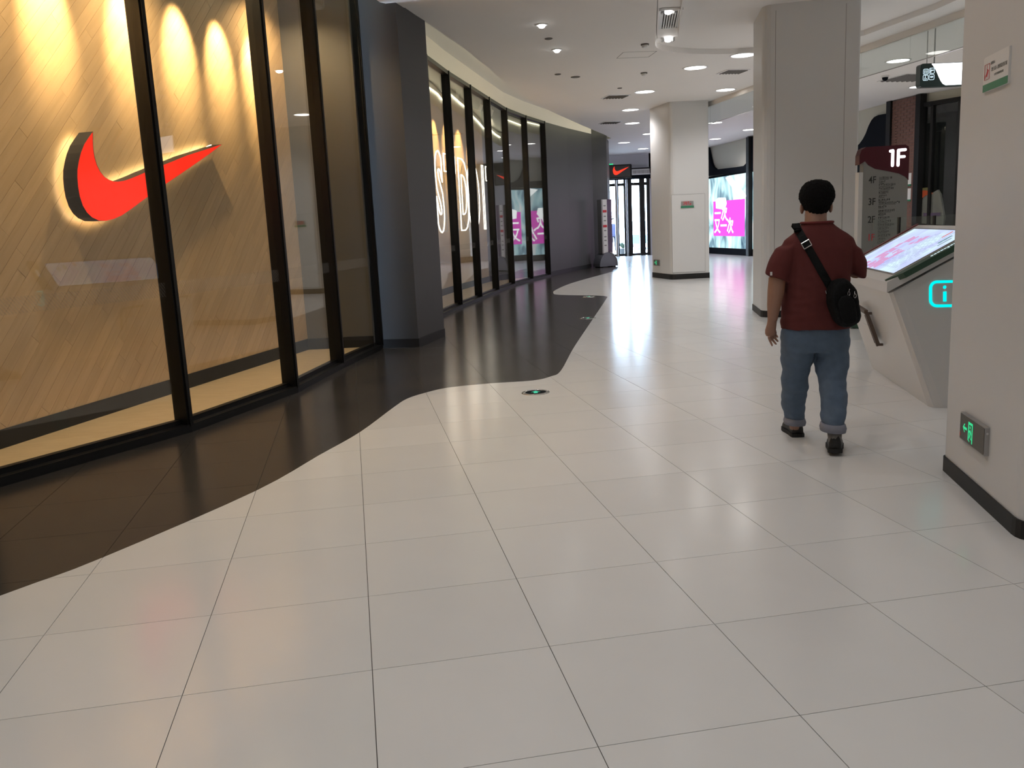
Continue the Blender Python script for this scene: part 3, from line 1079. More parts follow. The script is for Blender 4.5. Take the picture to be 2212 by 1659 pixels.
for k in range(60):
    a = rg.uniform(0, 2 * pi)
    e = rg.uniform(.2, 1.2)
    d = Vector((cos(a) * cos(e), sin(a) * cos(e), sin(e)))
    b0 = Vector((pl.location.x, 40, .22)) + d * rg.uniform(0, .12)
    sd = d.cross(Vector((0, 0, 1))).normalized() * .035
    lv.add([b0, b0 + d * .14 + sd, b0 + d * .3, b0 + d * .14 - sd], [(0, 1, 2, 3)])
lo = obj('foliage', lv, M['leaf'], pl)
lo['kind'] = 'stuff'

# hanging tick blade sign + exit sign near the door
hs0 = at(1340, 370, 31.4)
pa, pb = at(1316, 385.5, 31.4), at(1363, 355.5, 31.4)
bs = thing('blade_sign', 'dark rectangular projecting sign with a small red tick', 'sign', hs0)
obj('sign_box', MB().box(((pa.x + pb.x) / 2 - .06, 31.45, (pa.z + pb.z) / 2), (pb.x - pa.x + .12, .12, pb.z - pa.z)), M['grey'], bs)
fr = MB()
for a, b in (((pa.x - .12, pa.z), (pb.x, pa.z)), ((pb.x, pa.z), (pb.x, pb.z)), ((pb.x, pb.z), (pa.x - .12, pb.z))):
    fr.bar((a[0], 31.38, a[1]), (b[0], 31.38, b[1]), .035, .05, up=(0, 1, 0))
obj('sign_rim', fr, M['black'], bs)
tl = [((u - 167) / 313.0, (476.8 - v) / 313.0) for u, v in TICK]
txm = frame_mx((at(1324, 378, 31.38).x, 31.375, at(1324, 378.6, 31.38).z), (1, .0, 0), (0, -1, 0)) @ Matrix.Diagonal((.57, .50, 1, 1))
obj('tick', flat(tl, 0, txm), emis('tick_red', (1.0, .06, .03), .9), bs)
obj('bracket', MB().box((pa.x - .16, 31.45, (pa.z + pb.z) / 2), (.2, .06, .2)), M['black'], bs)
# small green exit sign
p = at(1315.5, 358, 35)
eg = thing('exit_sign', 'small green lit exit sign beside the tick blade sign', 'sign', p)
obj('sign_case', MB().box((p.x, 35.03, p.z), (.34, .04, .17)), M['whiteb'], eg)
obj('lit_panel', MB().box((p.x, 35.0, p.z), (.32, .02, .15)), M['exitg'], eg)
obj('hanger', MB().bar((p.x, 35.03, p.z + .08), (p.x, 35.03, CEIL), .02, .02), M['steel'], eg)

# ------------------------------------------------------------------ far shops on the right
struct('wall_shop', wallstrip(SHOPS, 0, 4.7, .2, 1), M['cream'], label='pale wall above the shopfronts on the far side')
struct('baseboard_shop', wallstrip(SHOPS[:5], 0, .24, .10, -1), M['blackp'])
A_, B_ = SHOPS[1], SHOPS[2]
B2, C2, D2, E2 = SHOPS[3], SHOPS[4], SHOPS[5], SHOPS[6]


def panel_on(px, A, B, off, depth):
    """Prism standing off a vertical wall plane; outline given as photo pixels on that plane."""
    pts = [onwall(u, v, A, B, off) for u, v in px]
    n = Vector((B[1] - A[1], -(B[0] - A[0]), 0)).normalized()
    if n.dot(Vector((-A[0], -A[1], 0))) < 0:
        n = -n
    mxw = frame_mx((A[0], A[1], 0), n.cross(Vector((0, 0, 1))) * -1, n)
    q = [mxw.inverted() @ p for p in pts]
    poly = [(p.x, p.y) for p in q]
    return poly, q[0].z, mxw


shopf = thing('trim_4', 'black wavy-topped fascia over the lit shop screens', 'shopfront', (9.0, 32, 0))
shopf['kind'] = 'structure'
del shopf['category']
poly, z, mxw = panel_on([(1529, 380), (1529, 318), (1533, 338), (1536, 352), (1540, 361), (1546, 366), (1560, 364.5), (1590, 361), (1606, 358.5), (1612, 352), (1616, 336), (1619, 316), (1622, 297), (1627, 296), (1627, 368)], A_, B_, .12, .1)
obj('wave_panel', MB().prism(poly, .02, z, mx=mxw), M['blackp'], shopf)
poly, z, mxw = panel_on([(1640, 372), (1640, 345), (1700, 352), (1780, 350), (1840, 327), (1853, 313), (1853, 372)], B_, B2, .12, .1)
obj('wave_panel', MB().prism(poly, .02, z, mx=mxw), M['blackp'], shopf)
poly, z, mxw = panel_on([(1849, 380), (1849, 317), (1856, 311), (1864, 300), (1870, 288), (1876, 272), (1882, 260), (1888, 253), (1897, 248.5), (1928, 243), (1936, 242), (1936, 380)], B2, C2, .10, .1)
obj('wave_panel', MB().prism(poly, .02, z, mx=mxw), M['blackp'], shopf)
pp = Vector((8.99, 31.85, 0))
obj('post', MB().box((pp.x - .08, pp.y, 2.1), (.22, .34, 4.2)), M['black'], shopf)


def screen_mat():
    mt = bpy.data.materials.new('screen_picture')
    mt.use_nodes = True
    nt = mt.node_tree
    nt.nodes.clear()
    o = nt.nodes.new('ShaderNodeOutputMaterial')
    e = nt.nodes.new('ShaderNodeEmission')
    e.inputs[1].default_value = 1.25
    tc = nt.nodes.new('ShaderNodeTexCoord')
    mp = nt.nodes.new('ShaderNodeMapping')
    mp.inputs['Scale'].default_value = (.9, .9, .55)
    mp.inputs['Rotation'].default_value = (.5, .6, .3)
    nz = nt.nodes.new('ShaderNodeTexNoise')
    nz.inputs['Scale'].default_value = 1.1
    nz.inputs['Detail'].default_value = 3
    nz.inputs['Distortion'].default_value = 1.4
    cr = nt.nodes.new('ShaderNodeValToRGB')
    els = cr.color_ramp.elements
    els[0].position, els[0].color = .30, (.05, .10, .16, 1)
    els[1].position, els[1].color = .66, (.95, 1, 1, 1)
    a = els.new(.43)
    a.color = (.22, .36, .45, 1)
    a = els.new(.52)
    a.color = (.50, .80, .86, 1)
    wv = nt.nodes.new('ShaderNodeTexWave')
    wv.bands_direction = 'Y'
    wv.inputs['Scale'].default_value = 4.5
    mr = nt.nodes.new('ShaderNodeMapRange')
    mr.inputs[3].default_value = .72
    mr.inputs[4].default_value = 1.0
    mu = nt.nodes.new('ShaderNodeMixRGB')
    mu.blend_type = 'MULTIPLY'
    mu.inputs[0].default_value = 1
    nt.links.new(tc.outputs['Object'], mp.inputs[0])
    nt.links.new(mp.outputs[0], nz.inputs['Vector'])
    nt.links.new(nz.outputs['Fac'], cr.inputs[0])
    nt.links.new(tc.outputs['Object'], wv.inputs['Vector'])
    nt.links.new(wv.outputs['Fac'], mr.inputs[0])
    nt.links.new(cr.outputs[0], mu.inputs[1])
    nt.links.new(mr.outputs[0], mu.inputs[2])
    nt.links.new(mu.outputs[0], e.inputs[0])
    nt.links.new(e.outputs[0], o.inputs[0])
    return mt


SCR = screen_mat()


def wallframe(A, B, off):
    a, b = Vector((*A, 0)), Vector((*B, 0))
    d = (b - a).normalized()
    n = Vector((d.y, -d.x, 0))
    if n.dot(-a) < 0:
        n = -n
    x = Vector((0, 0, 1)).cross(n).normalized()      # local x: to the right for someone facing the wall
    mx = frame_mx(a + n * off, x, n)
    return mx, (mx.inverted() @ (b + n * off)).x


mxA, LA = wallframe(A_, B_, .10)
scr = thing('led_screen', 'lit picture screen with magenta square and white characters', 'screen', ((A_[0] + B_[0]) / 2, (A_[1] + B_[1]) / 2, 0))
obj('display_face', MB().prism([(.0, .25), (LA - .18, .25), (LA - .18, 2.98), (.0, 2.98)], -.08, 0, mx=mxA), SCR, scr)
obj('display_frame', MB().prism([(-.06, .2), (LA - .1, .2), (LA - .1, 3.06), (-.06, 3.06)], -.1, -.03, mx=mxA), M['blackp'], scr)
ia = mxA.inverted()
loc = lambda u, v: (ia @ onwall(u, v, A_, B_, .10))
q = [loc(1541.5, 509.5), loc(1608.5, 510.5), loc(1609, 429.5), loc(1541, 435.5)]
obj('magenta_square', MB().prism([(p.x, p.y) for p in q], 0, .004, mx=mxA), M['magenta'], scr)
q = [loc(1547, 450), loc(1546, 432), loc(1552, 427), loc(1568, 427), loc(1570, 440), loc(1567, 449), loc(1558, 452)]
obj('picture_shape', MB().prism([(p.x, p.y) for p in q], .004, .007, mx=mxA), M['screenw'], scr)
q = [loc(1567, 384), loc(1577, 379), loc(1614, 424), loc(1600, 432)]
obj('picture_shape', MB().prism([(p.x, p.y) for p in q], 0, .003, mx=mxA), M['screenw'], scr)
for body, u, v, hgt in (('一次', 1557.5, 463, 30), ('又一次', 1563.5, 490, 30)):
    p = loc(u, v)
    obj('characters', text_mb(body, .62, mxA @ Matrix.Translation((p.x, p.y, .008)), .003, sx=1.05, bold=.012), M['screenw'], scr)
mxB, LB = wallframe(B_, B2, .10)
sc2 = thing('led_screen', 'lit picture screen with white three-bar emblem, hidden behind the tall white column', 'screen', (9.5, 29.2, 0))
obj('display_face', MB().prism([(.35, .25), (LB - 1.6, .25), (LB - 1.6, 2.98), (.35, 2.98)], -.08, 0, mx=mxB), SCR, sc2)
obj('display_frame', MB().prism([(.28, .2), (LB - 1.5, .2), (LB - 1.5, 3.06), (.28, 3.06)], -.1, -.03, mx=mxB), M['blackp'], sc2)
q0 = Vector((1.7, 1.7))
for k in range(3):
    hh_ = (.30, .50, .70)[k]
    x = q0.x + k * .26
    obj('emblem_bar', MB().prism([(x, q0.y), (x + .20, q0.y), (x + .20 - .0, q0.y + hh_ * .62), (x - .18 * (k + 1) * .5 + .02, q0.y + hh_)], 0, .006, mx=mxB), M['screenw'], sc2)
obj('characters', text_mb('adidas', .34, mxB @ Matrix.Translation((2.05, 1.48, .004)), .002, bold=.008), M['screenw'], sc2)
obj('magenta_square', MB().prism([(3.2, .75), (4.7, .75), (4.7, 2.0), (3.2, 2.0)], 0, .004, mx=mxB), M['magenta'], sc2)

# ---- brick pier
mxC, LC = wallframe(C2, D2, .14)
bp = thing('brick_pier', 'red-brown brick pier between black shopfront frames', 'pillar', (C2[0], (C2[1] + D2[1]) / 2, 0))
bp['kind'] = 'structure'
del bp['category']
obj('mortar_core', MB().prism([(.15, 0), (LC + .08, 0), (LC + .08, CEIL - .01), (.15, CEIL - .01)], -.2, -.006, mx=mxC), M['mortar'], bp)
bk = MB()
r_ = 0
z = .0
while z < CEIL - .07:
    x = .15 - (.12 if r_ % 2 else 0)
    while x < LC + .07:
        a, b = max(x, .15), min(x + .23, LC + .08)
        if b - a > .03:
            bk.prism([(a, z), (b, z), (b, z + .058), (a, z + .058)], -.01, rg.uniform(0, .004), mx=mxC, caps=(0, 1))
        x += .24
    z += .070
    r_ += 1
bo = obj('brick', bk, M['brick'], bp)
bo['kind'] = 'stuff'
for k, x in enumerate((.06, LC + .16)):
    obj('edge_post', MB().prism([(x - .09, 0), (x + .09, 0), (x + .09, CEIL - .01), (x - .09, CEIL - .01)], -.12, .06, mx=mxC), M['black'], bp)
for k, (u, v, lab) in enumerate(((1963, 387, 'upper'), (1962, 420, 'lower'))):
    p = mxC.inverted() @ onwall(u, v, C2, D2, .14)
    pt = thing('notice_plate', '%s small pale notice plate with a green edge on brick pier' % lab, 'sign', mxC @ Vector((p.x, p.y, .01)))
    obj('plate', MB().prism([(p.x - .11, p.y - .13), (p.x + .11, p.y - .13), (p.x + .11, p.y + .15), (p.x - .11, p.y + .15)], .005, .018, mx=mxC), M['whiteb'], pt)
    obj('green_band', MB().prism([(p.x - .11, p.y - .17), (p.x + .11, p.y - .17), (p.x + .11, p.y - .13), (p.x - .11, p.y - .13)], .005, .02, mx=mxC), M['signgreen'], pt)

# ---- dark shop window beside the pier
mxD, LD = wallframe(D2, E2, .12)
w3 = thing('window_3', 'dark shop window right of the brick pier', 'window', (10.8, 22, 0))
w3['kind'] = 'structure'
del w3['category']
LD2 = LD + .12
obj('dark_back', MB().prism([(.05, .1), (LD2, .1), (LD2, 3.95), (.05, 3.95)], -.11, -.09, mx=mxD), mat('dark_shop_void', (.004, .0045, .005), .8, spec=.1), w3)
fr = MB()
for x in (.08, .42, LD2 - .12):
    fr.prism([(x, .05), (x + .07, .05), (x + .07, 4.0), (x, 4.0)], -.1, .05, mx=mxD)
fr.prism([(.08, 3.9), (LD2, 3.9), (LD2, 4.0), (.08, 4.0)], -.1, .05, mx=mxD)
fr.prism([(.08, .02), (LD2, .02), (LD2, .12), (.08, .12)], -.1, .05, mx=mxD)
obj('frame', fr, M['black'], w3)
obj('pane', MB().prism([(.15, .12), (LD2 - .1, .12), (LD2 - .1, 3.9), (.15, 3.9)], -.01, .0, mx=mxD), M['glass2'], w3)
obj('trim_edge', MB().prism([(LD2 + .0, .0), (LD2 + .28, 0), (LD2 + .28, 4.0), (LD2 + .0, 4.0)], -.1, .06, mx=mxD), M['fascia'], w3)
ivD = mxD.inverted()
ld = lambda u, v: (lambda p: (p.x, p.y))(ivD @ onwall(u, v, D2, E2, .06))
mq = thing('window_display', 'grey draped stand with orange and olive cloth in the dark shop window', 'display', (10.75, 22.0, 0))
for nm, px, mt_, z0_ in (('grey_drape', [(1984, 482), (1990, 440), (1999, 424), (2018, 416), (2028, 410), (2034, 420), (2042, 470), (2040, 486)], 'mann', .045),
                         ('orange_cloth', [(1986, 430), (1985, 414), (2000, 410), (2014, 412), (2017, 419), (2003, 422), (1992, 430)], 'orange', .05),
                         ('olive_cloth', [(1991, 412), (1996, 406), (2006, 405), (2012, 412), (2000, 411)], 'olive', .052),
                         ('pale_box', [(1998, 467), (1998, 460), (2034, 459), (2034, 467)], 'poster', .06)):
    poly = [ld(*q_) for q_ in px]
    obj(nm, MB().prism(poly, z0_ - .12, z0_ - .065 + .01, mx=mxD), M[mt_], mq)
obj('stand_base', MB().prism([(.2, .12), (LD2 - .2, .12), (LD2 - .2, .95), (.2, .95)], -.088, -.03, mx=mxD), M['rgrey'], mq)

# ------------------------------------------------------------------ glass smoke barrier under the ceiling
SB = [(4.75, 24.2), (5.105, 21.75), (5.494, 19.43), (5.88, 17.4), (6.234, 15.52), (6.48, 14.23), (6.74, 12.75), (7.0, 11.2)]
sb = thing('smoke_barrier', 'curved row of clear glass panels hanging from the ceiling', 'glass barrier', (6.2, 15.5, 4.0))
obj('ceiling_channel', wallstrip(SB, CEIL - .11, CEIL, .05), M['fascia'], sb)
for a, b in zip(SB[:-1], SB[1:]):
    d = (Vector(b) - Vector(a)).normalized() * .004
    obj('pane', wallstrip([tuple(Vector(a) + d), tuple(Vector(b) - d)], 3.705, CEIL - .10, .012), M['glass2'], sb)
obj('bottom_edge', wallstrip(SB, 3.695, 3.708, .016), M['alu'], sb)

# ------------------------------------------------------------------ ceiling fittings
nmb = ['far', 'near']
for k, (x, y) in enumerate(BULBS):
    t = thing('ceiling_bulb_light', 'small bright round downlight, %s over the dark floor' % ('nearer of two' if k == 0 else 'farther of two'), 'ceiling light', (x, y, CEIL), 'small downlights')
    obj('rim', MB().lathe([(.055, .0), (.085, .0), (.085, -.012), (.065, -.014), (.055, -.004)], c=(x, y, CEIL)), M['whiteb'], t)
    obj('bulb', MB().ell((x, y, CEIL - .02), (.048, .048, .03)), M['lampb'], t)
LAB = ['beside the tall white column, behind its top', 'just left of the tall white column', 'between the two white columns above the service-door column', 'seen through the glass barrier beside the tall column', 'left of the service-door column, second row',
       'left of the service-door column, third row', 'nearest the tick blade sign', 'nearest the entrance wall', 'close to the service-door column top, fourth row', 'right of the service-door column, nearer row',
       'right of the service-door column, farther row', 'against the tall column in the distance', 'beside the hanging washroom sign', 'far right behind the glass panels', 'hidden by the right column', 'hidden by the tall column']
for k, (x, y) in enumerate(DOWN[:14]):
    t = thing('recessed_light', 'wide round recessed ceiling light %s' % LAB[k], 'ceiling light', (x, y, CEIL), 'wide recessed ceiling lights')
    obj('rim', MB().lathe([(.20, .0), (.235, .0), (.235, -.008), (.205, -.010), (.20, -.003)], c=(x, y, CEIL), n=28), M['whiteb'], t)
    obj('diffuser', MB().lathe([(.002, -.004), (.20, -.004), (.20, -.001), (.002, -.001)], c=(x, y, CEIL), n=28), M['lampw'], t)


def sq_vent(c, ang_, size, label, slats=7, louver=False):
    t = thing('ceiling_vent', label, 'vent', (c[0], c[1], CEIL), 'square ceiling vents')
    mx = Matrix.Translation((c[0], c[1], CEIL)) @ Matrix.Rotation(ang_, 4, 'Z')
    s_ = size / 2
    fr = MB()
    for a, b in (((-s_, -s_), (s_, -s_)), ((s_, -s_), (s_, s_)), ((s_, s_), (-s_, s_)), ((-s_, s_), (-s_, -s_))):
        fr.bar(mx @ Vector((*a, -.006)), mx @ Vector((*b, -.006)), .035, .012)
    obj('frame', fr, M['whiteb'], t)
    obj('backing', MB().add([mx @ Vector((x, y, -.001)) for x, y in ((-s_, -s_), (s_, -s_), (s_, s_), (-s_, s_))], [(0, 1, 2, 3)]), M['dark'], t)
    for k in range(slats):
        x = -s_ + size * (k + .5) / slats
        obj('slat', MB().box(mx @ Vector((x, 0, -.012)), (size / slats * .45, size - .05, .008), mx=mx.to_3x3() @ Matrix.Rotation(.5, 3, 'Y')), M['rgrey'], t)
    return t


sq_vent((2.62, 20.14), R(12), .5, 'dark square ceiling vent left of the service-door column, nearer one')
sq_vent((3.12, 25.25), R(12), .5, 'dark square ceiling vent left of the service-door column, farther one')
sq_vent((4.56, 17.49), R(12), .45, 'dark square ceiling vent beside the tall white column')
sq_vent((8.85, 19.4), R(15), .9, 'large dark ceiling vent seen through the glass barrier')
tv = thing('trough_vent', 'pale slotted grille in the ceiling trough between two bright spots', 'vent', (2.5, 13.1, CEIL))
q = [(2.270, 12.48), (2.552, 12.48), (2.72, 13.60), (2.44, 13.63)]
mid = Vector((sum(p[0] for p in q) / 4, sum(p[1] for p in q) / 4))
tz = CEIL + .065
mb = MB()
for i in range(4):
    a, b = Vector(q[i]), Vector(q[(i + 1) % 4])
    mb.bar((a.x, a.y, tz), (b.x, b.y, tz), .05, .03)
obj('frame', mb, M['whiteb'], tv)
obj('backing', MB().add([(p[0], p[1], CEIL + .083) for p in q], [(0, 1, 2, 3)]), M['dark'], tv)
for k in range(7):
    t_ = (k + .9) / 8
    a = Vector(q[0]).lerp(Vector(q[1]), t_)
    b = Vector(q[3]).lerp(Vector(q[2]), t_)
    obj('slat', MB().bar((a.x, a.y, tz), (b.x, b.y, tz), .018, .03), M['whiteb'], tv)
for k, (u, v) in enumerate(((1444, 24), (1443, 85))):
    d = ray(u, v)
    s_ = (CEIL + .06 - CAMZ) / d.z
    x, y = d.x * s_, d.y * s_
    t = thing('trough_spotlight', 'bright spotlight in ceiling trough at the %s end of its grille' % ('near' if k == 0 else 'far'), 'spotlight', (x, y, tz), 'trough spotlights')
    obj('lamp', MB().ell((x, y, CEIL + .05), (.055, .055, .035)), M['lampb'], t)
    for s2 in (-1, 1):
        obj('yoke', MB().box((x + s2 * .085, y, CEIL + .055), (.03, .09, .05)), M['alu'], t)
    spot((x, y, CEIL + .0), (x, y, 0), 60, WARMW, 100, .7, .05, 'trough_lamp')
for (x, y), lab in (((2.36, 14.419), 'white smoke detector beside the ceiling trough end'), ((2.777, 17.134), 'white smoke detector farther along the ceiling, beyond the hatch')):
    t = thing('smoke_detector', lab, 'smoke detector', (x, y, CEIL), 'smoke detectors')
    obj('base', MB().lathe([(.001, 0), (.065, 0), (.065, -.02), (.001, -.02)], c=(x, y, CEIL)), M['rgrey'], t)
    obj('chamber', MB().lathe([(.05, -.02), (.045, -.05), (.03, -.06), (.001, -.06)], c=(x, y, CEIL)), M['whiteb'], t)
for (x, y), r2, lab in (((.797, 13.653), .06, 'grey ceiling disc between the two small bright downlights'), ((1.128, 16.824), .06, 'small grey ceiling disc beyond the two bright downlights'), ((1.488, 17.23), .09, 'wider grey ceiling disc beyond the two bright downlights'),
                        ((2.55, 18.9), .05, 'tiny grey ceiling disc near the dark vents')):
    t = tag(obj('ceiling_disc', MB().lathe([(.001, 0), (r2, 0), (r2, -.008), (r2 * .8, -.014), (.001, -.014)], c=(x, y, CEIL)), M['rgrey']), lab, 'ceiling fitting', 'small ceiling discs')
x, y = 8.13, 18.95
t = thing('dome_camera', 'small dark dome camera on the ceiling beside washroom sign', 'camera', (x, y, CEIL))
obj('base', MB().lathe([(.001, 0), (.08, 0), (.08, -.04), (.001, -.04)], c=(x, y, CEIL)), M['whiteb'], t)
obj('dome', MB().lathe([(.06, -.04), (.058, -.07), (.04, -.10), (.001, -.115)], c=(x, y, CEIL)), M['blackp'], t, True)

# ------------------------------------------------------------------ hanging washroom sign
HY = 13.9
p0, p1 = at(1987, 188.5, HY), at(2079, 133, HY)
W_, H_ = 1.25, .345
zt = p0.z + H_
hx = p0.x
hsn = thing('hanging_sign', 'green and white lit washroom sign hanging from the ceiling', 'sign', (hx + W_ / 2, HY, zt))
mxH = frame_mx((hx, HY, p0.z), Vector((1, .015, 0)), (0.015, -1, 0))
body = rounded_poly([(0, 0), (W_, 0), (W_, H_), (0, H_)], [.045, .02, .02, .045])
obj('housing', MB().prism(body, -.14, 0, mx=mxH), M['dgreen'], hsn)
wave = [(.17, H_ - .008), (.20, .30), (.235, .25), (.265, .19), (.29, .135), (.32, .08), (.355, .035), (.40, .012), (W_ - .02, .012), (W_ - .02, H_ - .008)]
obj('lit_panel', MB().prism(wave, .0, .004, mx=mxH), M['panelw'], hsn)
for cx2, cy2, kind in ((.085, .225, 'wc'), (.178, .235, 'tap'), (.083, .135, 'chair'), (.176, .142, 'vip')):
    o2 = rrect(.084, .084, .018)
    i2 = rrect(.070, .070, .012)
    c2 = [(a + cx2, b + cy2) for a, b in o2]
    d2 = [(a + cx2, b + cy2) for a, b in i2]
    n2 = len(c2)
    mb = MB().add([mxH @ Vector((*p, .003)) for p in c2 + d2], [(i, (i + 1) % n2, n2 + (i + 1) % n2, n2 + i) for i in range(n2)])
    dsk = lambda x, y, r2: mb.add([mxH @ Vector((cx2 + x + r2 * cos(a), cy2 + y + r2 * sin(a), .003)) for a in [2 * pi * k / 10 for k in range(10)]], [tuple(range(10))])
    pol = lambda pts: mb.add([mxH @ Vector((cx2 + a, cy2 + b, .003)) for a, b in pts], [tuple(range(len(pts)))])
    if kind == 'wc':
        for s2 in (-.015, .015):
            dsk(s2, .022, .007)
            pol([(s2 - .009, -.004), (s2 + .009, -.004), (s2 + .006, .013), (s2 - .006, .013)])
            pol([(s2 - .006, -.028), (s2 + .006, -.028), (s2 + .006, -.004), (s2 - .006, -.004)])
    elif kind == 'tap':
        dsk(-.018, .022, .007)
        pol([(-.026, -.028), (-.010, -.028), (-.010, .013), (-.026, .013)])
        pol([(-.008, .0), (.026, .0), (.026, .016), (-.008, .012)])
    elif kind == 'chair':
        dsk(-.004, .026, .006)
        pol([(-.009, -.004), (.000, -.004), (.000, .018), (-.009, .018)])
        pol([(.000, -.008), (.016, -.024), (.022, -.020), (.006, -.001)])
        mb.add([mxH @ Vector((cx2 - .006 + r2 * cos(a), cy2 - .014 + r2 * sin(a), .003)) for r2 in (.016, .011) for a in [2 * pi * k / 14 for k in range(14)]], [(k, (k + 1) % 14, 14 + (k + 1) % 14, 14 + k) for k in range(14)])
    else:
        tm = text_mb('VIP', .036, mxH @ Matrix.Translation((cx2, cy2, .003)), .0005, bold=.0012)
        mb.add(tm.v, tm.f)
    obj('pictogram', mb, M['signlit'], hsn)
for dx in (.13, .245, W_ - .2):
    b0 = mxH @ Vector((dx, H_, -.07))
    obj('rod', MB().tube([b0, (b0.x, b0.y, CEIL)], .007 if dx < .2 else .011, 8), M['alu'], hsn)

# ------------------------------------------------------------------ floor directory board
BY = 10.92
mxB2 = frame_mx((at(1857, 700, BY).x, BY, 0), Vector((1, .03, 0)), (.03, -1, 0))
db = thing('directory_board', 'freestanding grey directory board with maroon 1F top', 'sign', (4.7, BY, 0))
bw, bh = .562, 2.235
outl = rounded_poly([(0, .0), (bw, .0), (bw, bh), (0, bh - .01)], [.02, .02, .06, .05])
obj('board', MB().prism(outl, -.11, 0, mx=mxB2), M['boardgrey'], db)
obj('side_edge', MB().prism([(-.055, .22), (.0, .22), (.0, bh - .30), (-.055, bh - .30)], -.10, -.004, mx=mxB2), M['white'], db)
mtop = [(-.055, bh - .10), (-.03, bh - .03), (.02, bh - .002), (bw - .05, bh + .006), (bw - .01, bh - .015), (bw + .004, bh - .06), (bw + .004, bh - .42), (bw - .04, bh - .375), (bw - .12, bh - .335), (bw - .24, bh - .305), (.14, bh - .265), (.06, bh - .22), (.015, bh - .17), (-.02, bh - .19), (-.055, bh - .21)]
obj('maroon_top', MB().prism(mtop, -.115, .006, mx=mxB2), M['maroon'], db)
gb = [(-.12, .03), (-.09, .01), (0, 0), (bw, 0), (bw, .25), (.3, .22), (.05, .18), (-.05, .13), (-.11, .08)]
obj('green_foot', MB().prism(gb, -.118, .012, mx=mxB2), M['green'], db)
nm_ = MB()


def stroke(a, b, w):
    nm_.bar(mxB2 @ Vector((*a, .009)), mxB2 @ Vector((*b, .009)), w, .004, up=(0, 1, 0))
    for p in (a, b):
        nm_.lathe([(.0005, -.002), (w / 2, -.002), (w / 2, .002), (.0005, .002)], mx=mxB2.to_3x3().to_4x4(), c=mxB2 @ Vector((*p, .009)), n=12)


X0, Z0 = bw - .205, bh - .235
stroke((X0, Z0), (X0, Z0 + .175), .036)
stroke((X0, Z0 + .175), (X0 - .03, Z0 + .172), .034)
stroke((X0 + .07, Z0), (X0 + .07, Z0 + .175), .036)
stroke((X0 + .07, Z0 + .178), (X0 + .155, Z0 + .182), .034)
stroke((X0 + .07, Z0 + .098), (X0 + .145, Z0 + .10), .032)
obj('numeral_1f', nm_, M['onef'], db)
lz = lambda v: at(1870, v, BY).z
for tx, v in (('4F', 390), ('3F', 437), ('2F', 475.5), ('1F', 514)):
    obj('floor_number', text_mb(tx, .118, mxB2 @ Matrix.Translation((.115, lz(v), .0015)), .001, sx=.82, bold=.001), M['redink'] if tx == '1F' else M['ink'], db)
lines = MB()
rg = random.Random(11)
rowsv = [(386, .15), (394, .075), (401, .21), (409, .17), (417, .11), (425, .09), (433, .13), (440, .27), (448, .095), (457, .20), (464, .09)]
v = 472
while v < 530:
    rowsv.append((v, rg.uniform(.06, .22)))
    v += 7.5
for v, L_ in rowsv:
    x = .20
    while x < .20 + L_:
        z = lz(v)
        for _ in range(4):
            dx, dz2 = rg.uniform(0, .012), rg.uniform(-.012, .012)
            if rg.random() < .5:
                lines.prism([(x + dx, z - .012), (x + dx + .003, z - .012), (x + dx + .003, z + .012), (x + dx, z + .012)], 0, .001, mx=mxB2)
            else:
                lines.prism([(x, z + dz2), (x + .016, z + dz2), (x + .016, z + dz2 + .003), (x, z + dz2 + .003)], 0, .001, mx=mxB2)
        x += .021
    lines.prism([(.20, lz(v) - .021), (.20 + L_ * .8, lz(v) - .021), (.20 + L_ * .8, lz(v) - .017), (.20, lz(v) - .017)], 0, .001, mx=mxB2)
ln = obj('small_print', lines, M['ink'], db)
ln['kind'] = 'stuff'
rl = MB()
for v in (429.5, 468):
    rl.prism([(.20, lz(v)), (.52, lz(v)), (.52, lz(v) + .003), (.20, lz(v) + .003)], 0, .001, mx=mxB2)
obj('rule_line', rl, M['greyink'], db)

# ------------------------------------------------------------------ glass screen between the board and the kiosk
gs = thing('glass_screen', 'low clear glass screen with dark posts behind the kiosk', 'glass screen', (4.6, 9.9, 0))
gx0, gx1 = at(1885, 467, 9.9), at(2062, 470, 9.9)
posts = [at(1942, 480, 9.9).x, at(2018, 480, 9.9).x]
cuts = [gx0.x, posts[0], posts[1], gx1.x + .35]
for a, b in zip(cuts[:-1], cuts[1:]):
    obj('pane', MB().box(((a + b) / 2, 9.9, .70), (b - a - .02, .014, 1.36)), M['glass2'], gs)
for x in posts:
    obj('post', MB().box((x, 9.9, .69), (.016, .05, 1.38)), M['black'], gs)
obj('foot_rail', MB().box(((cuts[0] + cuts[-1]) / 2, 9.9, .02), (cuts[-1] - cuts[0], .06, .04)), M['alu'], gs)

# ------------------------------------------------------------------ information kiosk
KU, KW = Vector((.156, .988, 0)), Vector((.988, -.156, 0))
F0 = Vector((2.80, 6.39, 0))
zf, zbk = .950, 1.313
LK, DK = 1.67, .72
ks = thing('information_kiosk', 'white information kiosk with a sloping lit map screen', 'kiosk', F0 + KU * .8 + KW * .4)
kp = lambda a, b, z: F0 + KW * a + KU * b + Vector((0, 0, z))
slope = (zbk - zf) / .67


def top(a, b, dz=0.0):
    return kp(a, b, zf + a * slope + dz)


# body: tapering block, rounded near corner
bot = [(.37, .13), (1.25, .13), (1.25, 1.66), (.37, 1.83)]
